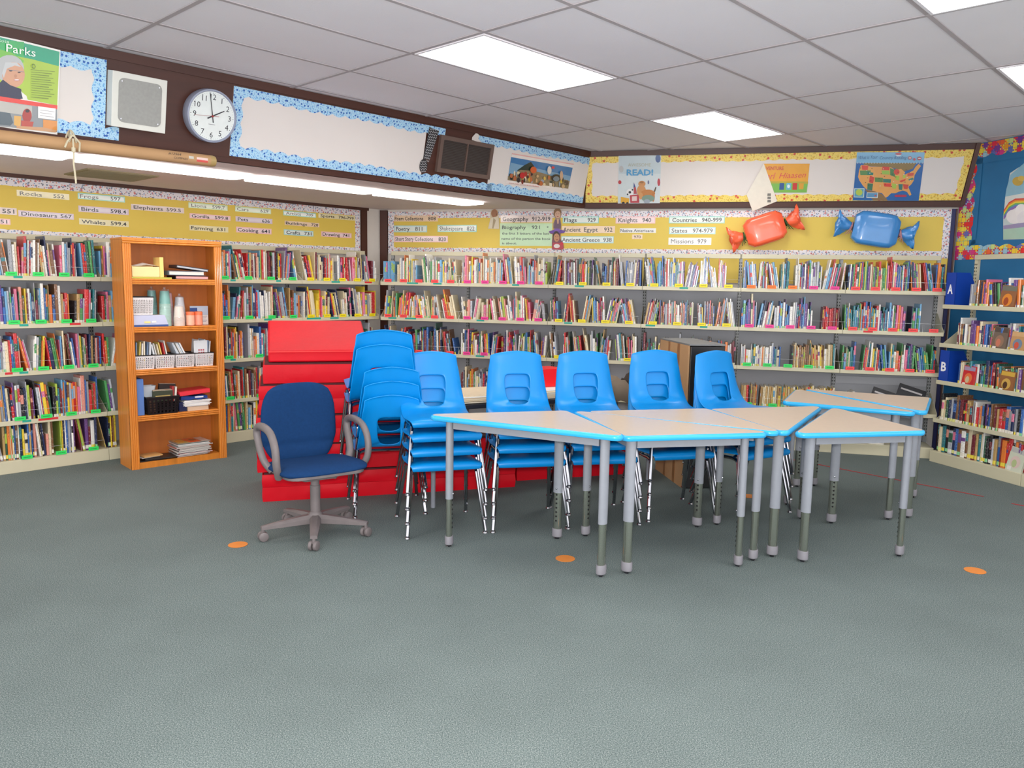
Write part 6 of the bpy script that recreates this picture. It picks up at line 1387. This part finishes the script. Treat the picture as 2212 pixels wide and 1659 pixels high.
# ------------------------------------------------------------------ red folding mats
e1 = Vector((0.957, 0.290, 0)).normalized(); MO = Vector((-1.69, 5.28, 0)); a = math.atan2(e1.y, e1.x)
def mat_block(label, x, y, z, L, D, h, panels=2, rz=0.0, seam=True, name='folding_mat'):
    M = Matrix(((e1.x, -e1.y, 0, MO.x), (e1.y, e1.x, 0, MO.y), (0, 0, 1, 0), (0, 0, 0, 1))) @ Matrix.Translation((x, y, z)) @ Matrix.Rotation(rz, 4, 'Z')
    t = thing(name, label, 'gym mat', M=M, group='red folding gym mats'); hp = h/panels
    for p in range(panels):
        mb = MB(); nx, ny, nz = max(4, int(L/0.12)), 5, 3; z0 = p*hp+0.0006; z1 = (p+1)*hp-(0.0006 if p < panels-1 else 0.012)
        def bulge(u, v, w): # slightly pillowy sides
            s_ = 0.004; return (L*u+ (s_*math.sin(PI*w)*(1 if u > 0.99 else -1 if u < 0.01 else 0)), D*v+(s_*math.sin(PI*w)*(1 if v > 0.99 else -1 if v < 0.01 else 0))+0.006*math.sin(17*u+5*p)*math.sin(PI*w)*(1 if v < 0.01 else 0), z0+(z1-z0)*w)
        def sheet(fn, n1, n2, fl): mb.grid([[fn(i/n1, j/n2) for j in range(n2+1)] for i in range(n1+1)], flip=fl)
        sheet(lambda i, j: bulge(i, 0, j), nx, nz*2, False); sheet(lambda i, j: bulge(i, 1, j), nx, nz*2, True)
        sheet(lambda i, j: bulge(0, i, j), ny, nz*2, True); sheet(lambda i, j: bulge(1, i, j), ny, nz*2, False)
        sheet(lambda i, j: bulge(i, j, 0), nx, ny, True); sheet(lambda i, j: bulge(i, j, 1), nx, ny, False)
        mb.build('panel', M_RED, t, smooth='auto')
    mb = MB(); mb.box((0.01, 0.004, h-0.012), (L-0.01, D-0.01, h-0.001)); mb.build('seam', mat('dark_red_webbing', (78, 14, 22), 0.8, var=0.05), t)
    return t
mat_block('lowest red folding mat, long one lying on the carpet behind the chairs', 0.0, 0.0, 0.0, 1.80, 0.62, 0.20)
mat_block('long red folding mat lying on the lowest mat, second layer', -0.03, 0.01, 0.203, 1.84, 0.62, 0.19)
mat_block('red folding mat, third layer of the tall pile', -0.03, 0.0, 0.396, 0.98, 0.62, 0.20)
mat_block('red folding mat, fourth layer of the tall pile', -0.01, 0.01, 0.599, 0.96, 0.62, 0.21)
mat_block('single red mat under the wedge at the top of the pile', 0.02, 0.02, 0.812, 0.92, 0.60, 0.14, panels=1)
t = thing('wedge_mat', 'red sloping wedge mat on top of the mat pile', 'gym mat', M=Matrix(((e1.x, -e1.y, 0, MO.x), (e1.y, e1.x, 0, MO.y), (0, 0, 1, 0), (0, 0, 0, 1))) @ Matrix.Translation((0.055, 0.04, 0.955)))
mb = MB(); L = 0.68; P = [(0, 0), (0.55, 0), (0.55, 0.26), (0.02, 0.075)]
vs = [(0, y, z) for y, z in P]+[(L, y, z) for y, z in P]; mb.add(vs, [(0, 3, 2, 1), (4, 5, 6, 7), (0, 1, 5, 4), (1, 2, 6, 5), (2, 3, 7, 6), (3, 0, 4, 7)]); mb.build('block', M_RED, t, bevel=0.012, smooth='auto')
mb = MB(); mb.box((0.005, -0.002, 0.068), (L-0.005, 0.004, 0.076)); mb.build('piping', M_REDSIDE, t)
mat_block('separate red mat lying on the carpet right of the long pile', 1.87, 0.17, 0.0, 0.98, 0.5, 0.30, panels=1, rz=0.02)

# ------------------------------------------------------------------ work table behind the chairs
TA, TB = Vector((-0.52, 5.22, 0)), Vector((1.08, 6.10, 0)); ex = (TB-TA).normalized(); ey = Vector((-ex.y, ex.x, 0)); TL = (TB-TA).length
MT = Matrix(((ex.x, ey.x, 0, TA.x), (ex.y, ey.y, 0, TA.y), (0, 0, 1, 0), (0, 0, 0, 1)))
t = thing('work_table', 'long dark-edged table behind the blue chairs, piled with papers', 'table', M=MT); TW = 0.46
mb = MB(); mb.box((-0.06, -0.05, 0.665), (TL+0.06, TW+0.05, 0.695)); mb.build('tabletop', mat('dark_table_edge', (34, 34, 44), 0.45, var=0.05), t, bevel=0.004)
for x, y in ((0, 0), (TL, 0), (0, TW), (TL, TW)):
    mb = MB(); mb.tube([(x, y, 0.3), (x, y, 0.664)], 0.02, 12); lg = mb.build('leg', mat('navy_leg_paint', (34, 48, 86), 0.4, var=0.05), t, smooth='auto')
    mb = MB(); mb.tube([(x, y, 0.0), (x, y, 0.302)], 0.016, 12); mb.build('inner_tube', M_LEGGREY, lg, smooth='auto')
def onT(x, y, z=0.697, rz=0.0): return MT @ Matrix.Translation((x, y, z)) @ Matrix.Rotation(rz, 4, 'Z')
random.seed(8)
for k, (x0, x1, lb) in enumerate(((-0.04, 0.75, 'stack of large cream and white paper sheets at left of the work table'), (0.78, 1.12, 'stack of large cream and white paper sheets in middle of work table'))):
    mb = MB(); z = 0
    for i in range(8): h = random.uniform(0.004, 0.01); j = random.uniform(-0.012, 0.012); mb.box((j, j-0.0, z), (x1-x0+j, 0.4+j, z+h), col=C_(random.choice(('efe9dc', 'e8dcc4', 'f4f2ec', 'dcc8a8')))); z += h+0.0005
    tag(mb.build('paper_stack', M_PRINT, M=onT(x0, -0.02)), lb, 'papers')
def crumple(name, label, x, y, w, d, h, col, seed, droop=False):
    random.seed(seed); mb = MB(); N, K_ = 12, 9; P = []
    for i in range(N):
        r = []
        for j in range(K_):
            u, v = i/(N-1)*2-1, j/(K_-1)*2-1; q = max(0, 1-(abs(u)**3+abs(v)**3)*0.9); r.append((u*w/2, v*d/2, 0.004+h*(q**0.5)*(0.75+0.35*random.random())-(0.16*max(0, -v-0.55) if droop else 0)))
        P.append(r)
    mb.grid(P); o = mb.build(name, mat('crumpled_'+name+str(seed), col, 0.85, var=0.12, scale=9), smooth='auto', solid=0.002, M=onT(x, y)); tag(o, label, 'paper')
crumple('kraft_paper', 'crumpled brown kraft paper behind the third and fourth chair stacks', 1.40, 0.04, 0.40, 0.40, 0.13, (112, 98, 82), 4, True)
crumple('dark_paper', 'crumpled dark brown paper at the right end of the work table', 1.76, 0.08, 0.24, 0.3, 0.14, (52, 42, 36), 6)
mb = MB(); mb.prism(rrect(0, 0, 0.26, 0.2, 0.02), 0, 0.13, col=(0.85, 0.0, 0.01)); tag(mb.build('plastic_bin', mat('scarlet_plastic', (236, 8, 22), 0.4, var=0.02), M=onT(0.84, 0.12, 0.697+0.066)), 'bright red box on the papers behind the second and third stacks', 'box')
# wrapped crate
c0, c1, c2 = Vector((1.306, 5.82, 0)), Vector((1.157, 6.41, 0)), Vector((1.584, 5.86, 0)); ux = (c2-c0).normalized(); uy = Vector((-ux.y, ux.x, 0))
t = thing('cabinet', 'tall black cabinet with brown cardboard side behind the rightmost chair stack', 'cabinet', M=Matrix(((ux.x, uy.x, 0, c0.x), (ux.y, uy.y, 0, c0.y), (0, 0, 1, 0), (0, 0, 0, 1))))
mb = MB(); mb.box((0.006, 0.0, 0.01), (0.27, 0.66, 1.075)); mb.build('body', mat('black_cabinet', (22, 22, 24), 0.4, var=0.05), t, bevel=0.003)
mb = MB(); mb.box((-0.006, 0.02, 0.0), (0.005, 0.66, 1.08)); mb.build('cardboard_side', M_CARD, t)
mb = MB(); mb.box((-0.008, 0.20, 0.0), (-0.0061, 0.25, 1.08)); mb.box((-0.008, 0.42, 0.0), (-0.0061, 0.46, 1.08)); mb.build('tape', mat('brown_tape', (150, 104, 62), 0.35, var=0.04), t)
mb = MB(); mb.box((-0.006, 0.0, 1.081), (0.275, 0.67, 1.092)); mb.build('top_board', mat('grey_board', (120, 122, 122), 0.5, var=0.05), t)
mb = MB()
for y, z in ((-0.001, 0.17), (-0.001, 0.9)): mb.box((0.12, y-0.004, z), (0.128, y, z+0.008))
mb.build('knob', M_CHROME, t)

# ------------------------------------------------------------------ things on the far shelves
BWm = lambda a, z, d=0.03, rz=0.0: wmat('B', a, 7.75+d, z) @ Matrix.Rotation(rz, 4, 'Z')
for k, (a, r, lb) in enumerate(((1.50, -0.35, 'black brochure with white lettering leaning left on the fourth shelf'), (1.72, -0.30, 'larger black brochure with white lettering leaning on the fourth shelf'))):
    mb = MB(); w, h = (0.22, 0.19) if k == 0 else (0.24, 0.23); mb.box((0, 0, 0), (w, 0.012, h), col=C_('1e1e22')); random.seed(k)
    for i in range(9): x = 0.03+i*0.02; mb.box((x, -0.0008, 0.02), (x+0.013, 0, 0.05+random.random()*0.06), col=C_(random.choice(('b89c98', 'a8a0a0', 'c4b4b0'))))
    mb.box((0.02, -0.0008, h-0.05), (w-0.03, 0, h-0.035), col=C_('b8b4b4'))
    o = mb.build('brochure', M_PRINT, M=BWm(a, ZB[3]+0.07, 0.05+0.04*k) @ Matrix.Rotation(0.30, 4, 'Y') @ Matrix.Rotation(-0.25, 4, 'X')); tag(o, lb, 'brochure')
mb = MB(); mb.box((0, 0, 0), (0.13, 0.2, 0.012), col=C_('e8e4dc')); mb.box((0.0, 0, 0.013), (0.12, 0.2, 0.03), col=C_('5c4438')); mb.box((0.0, 0, 0.031), (0.13, 0.19, 0.04), col=C_('dcd8d4'))
tag(mb.build('book_pile', M_PRINT, M=BWm(1.53, ZBASE+0.001, 0.03)), 'small pile of flat white and brown books on the bottom shelf behind the tables', 'books')
mb = MB(); mb.prism(rrect(0, 0, 0.14, 0.2, 0.01), 0, 0.05, col=C_('e02c20')); tag(mb.build('plastic_box', M_PLAST, M=BWm(1.1, ZBASE+0.001, 0.04)), 'orange-red box on the bottom shelf seen between the table legs', 'box')
mb = MB(); mb.box((0, 0, 0), (0.1, 0.18, 0.05), col=C_('c8ccd4')); mb.box((0.005, -0.001, 0.01), (0.095, 0, 0.03), col=C_('e8e8ec')); tag(mb.build('clear_tray', M_PLAST, M=BWm(-0.0+0.05 if False else 0.14, ZB[2]+0.001, 0.03)), 'pale plastic tray beside the crate on the third shelf', 'tray')
# blue letter dividers
M_BLU = mat('royal_blue_plastic', (16, 62, 160), 0.35, var=0.04)
def divider(letter, a, z, w, h, d, label, lz):
    t = thing('letter_divider', label, 'divider', M=wmat('R', a, 5.57+0.01, z+0.001), group='blue letter dividers')
    mb = MB(); mb.box((0, 0, 0), (w, 0.004, h)); mb.add([(w, 0, 0), (w, d, 0), (w, d, h*0.72), (w, d*0.75, h), (w, 0, h), (w-0.003, 0, 0), (w-0.003, d, 0), (w-0.003, d, h*0.72), (w-0.003, d*0.75, h), (w-0.003, 0, h)], [(0, 1, 2, 3, 4), (9, 8, 7, 6, 5), (0, 5, 6, 1), (1, 6, 7, 2), (2, 7, 8, 3), (3, 8, 9, 4)]); mb.box((0, 0.004, 0), (w, 0.05, 0.002)); mb.build('panel', M_BLU, t)
    mb = MB(); mb.M = Matrix(((1, 0, 0, 0), (0, 0, -1, 0), (0, 1, 0, 0), (0, 0, 0, 1))); put_text(mb, letter, w*0.2, w*0.2+0.055, lz, 0.075, 0.001, (0.85, 0.85, 0.88), bold=0.03); mb.build('letter', M_PRINT, t)
divider('A', -5.60, ZRB[0]+0.0, 0.10, 0.30, 0.2, 'royal blue divider with white letter A on the top right-wall shelf', 0.12)
divider('B', -5.60, ZRB[2]+0.0, 0.10, 0.29, 0.2, 'royal blue divider with white letter B on the third right-wall shelf', 0.11)
def facing(a, z, w, h, th, cols, lb):
    mb = MB(); mb.box((0, 0, 0), (w, 0.02, h), col=C_(cols[0])); mb.box((0.004, -0.0006, h*0.78), (w-0.004, 0, h-0.006), col=C_(cols[1])); mb.M = Matrix(((1, 0, 0, 0), (0, 0, -1, 0), (0, 1, 0, 0), (0, 0, 0, 1)))
    mb.flat(circ(w*0.5, h*0.42, w*0.32, h*0.25), 0.0008, col=C_(cols[2])); mb.flat(circ(w*0.45, h*0.36, w*0.16, h*0.16), 0.0012, col=C_(cols[3])); mb.flat([(w*0.1, h*0.05), (w*0.35, h*0.05), (w*0.35, h*0.2), (w*0.1, h*0.2)], 0.001, col=C_('e4e0d8'))
    o = mb.build('book', M_GLOSSP, M=wmat('R', a, 5.57-0.0, z+0.002) @ Matrix.Translation((0, 0.012, 0)) @ Matrix.Rotation(-0.13, 4, 'X') @ Matrix.Rotation(th, 4, 'Y')); tag(o, lb, 'book', 'library books on the steel shelves')
facing(-5.07, ZRB[0], 0.14, 0.2, 0.06, ('8c5c3c', '6c6c60', 'd8842c', '9c4420'), 'orange and brown paperback facing out on the top right-wall shelf')
facing(-5.10, ZRB[1], 0.13, 0.2, 0.04, ('6c5c50', '4c4038', '8c6c58', 'c07058'), 'dark brown paperback facing out, second right-wall shelf')
facing(-4.93, ZRB[1], 0.13, 0.17, 0.02, ('b88c5c', 'c8a070', '6c7c90', 'c04c38'), 'tan paperback facing out beside the dark brown one, second right-wall shelf')
facing(-5.36, ZRB[2], 0.12, 0.18, 0.02, ('c22c30', '9c8ca8', 'd86c3c', 'c8b48c'), 'red paperback facing out next to the letter B, third right-wall shelf')
facing(-5.00, ZRB[2], 0.13, 0.18, 0.04, ('8c5a34', 'c8a040', 'c49c4c', '4c3020'), 'brown and gold paperback facing out, third right-wall shelf')
facing(-4.86, ZBASE, 0.14, 0.2, 0.12, ('ccd0bc', 'b8b8b4', 'd8c0b8', 'b4c08c'), 'pale green paperback facing out, bottom right-wall shelf')
# small red and white rosette on the blue wall
M_R = wmat('R', -5.02, 6.07, 1.585)
mb = MB(); mb.M = Matrix(((1, 0, 0, 0), (0, 0, -1, 0), (0, 1, 0, 0), (0, 0, 0, 1)))
for k in range(12): an = k*30; mb.prism([(0, 0)]+circ(0, 0, 0.035, a0=an, a1=an+30, n=4), 0, 0.006, col=C_('c83048') if k % 2 else C_('e8d8dc'))
tag(mb.build('rosette', M_PRINT, M=wmat('R', -5.10, 6.08, 1.60)), 'small red and white round sticker on the blue right wall', 'sticker')

# ------------------------------------------------------------------ on the carpet
M_OR = mat('orange_vinyl_dot', (216, 130, 54), 0.6, var=0.04)
for (x, y), lb in (((-1.555, 4.391), 'orange floor dot left of the office chair'), ((0.313, 4.254), 'orange floor dot under the leftmost triangular table'), ((2.546, 4.175), 'orange floor dot at the right side of the carpet'), ((1.742, 5.65), 'orange floor dot behind the front right table')):
    mb = MB(); mb.prism(circ(0, 0, 0.054, n=32), 0.001, 0.0025); tag(mb.build('floor_dot', M_OR, M=Matrix.Translation((x, y, 0))), lb, 'floor sticker', 'orange floor dots')
M_TAPE = mat('red_floor_tape', (176, 34, 44), 0.6, var=0.04)
for (p, q, lb) in (((1.9, 7.62), (3.521, 5.752), 'thin red tape line running across the carpet behind the tables'), ((3.615, 5.571), (3.95, 5.2), 'short end of red tape line at right edge of the carpet')):
    a_ = Vector(p); b_ = Vector(q); d = (b_-a_).normalized(); n_ = Vector((-d.y, d.x))*0.009; l = (b_-a_)
    mb = MB(); mb.prism([tuple(-n_), tuple(l-n_), tuple(l+n_), tuple(n_)], 0.001, 0.002); tag(mb.build('floor_tape', M_TAPE, M=Matrix.Translation((a_.x, a_.y, 0))), lb, 'tape')
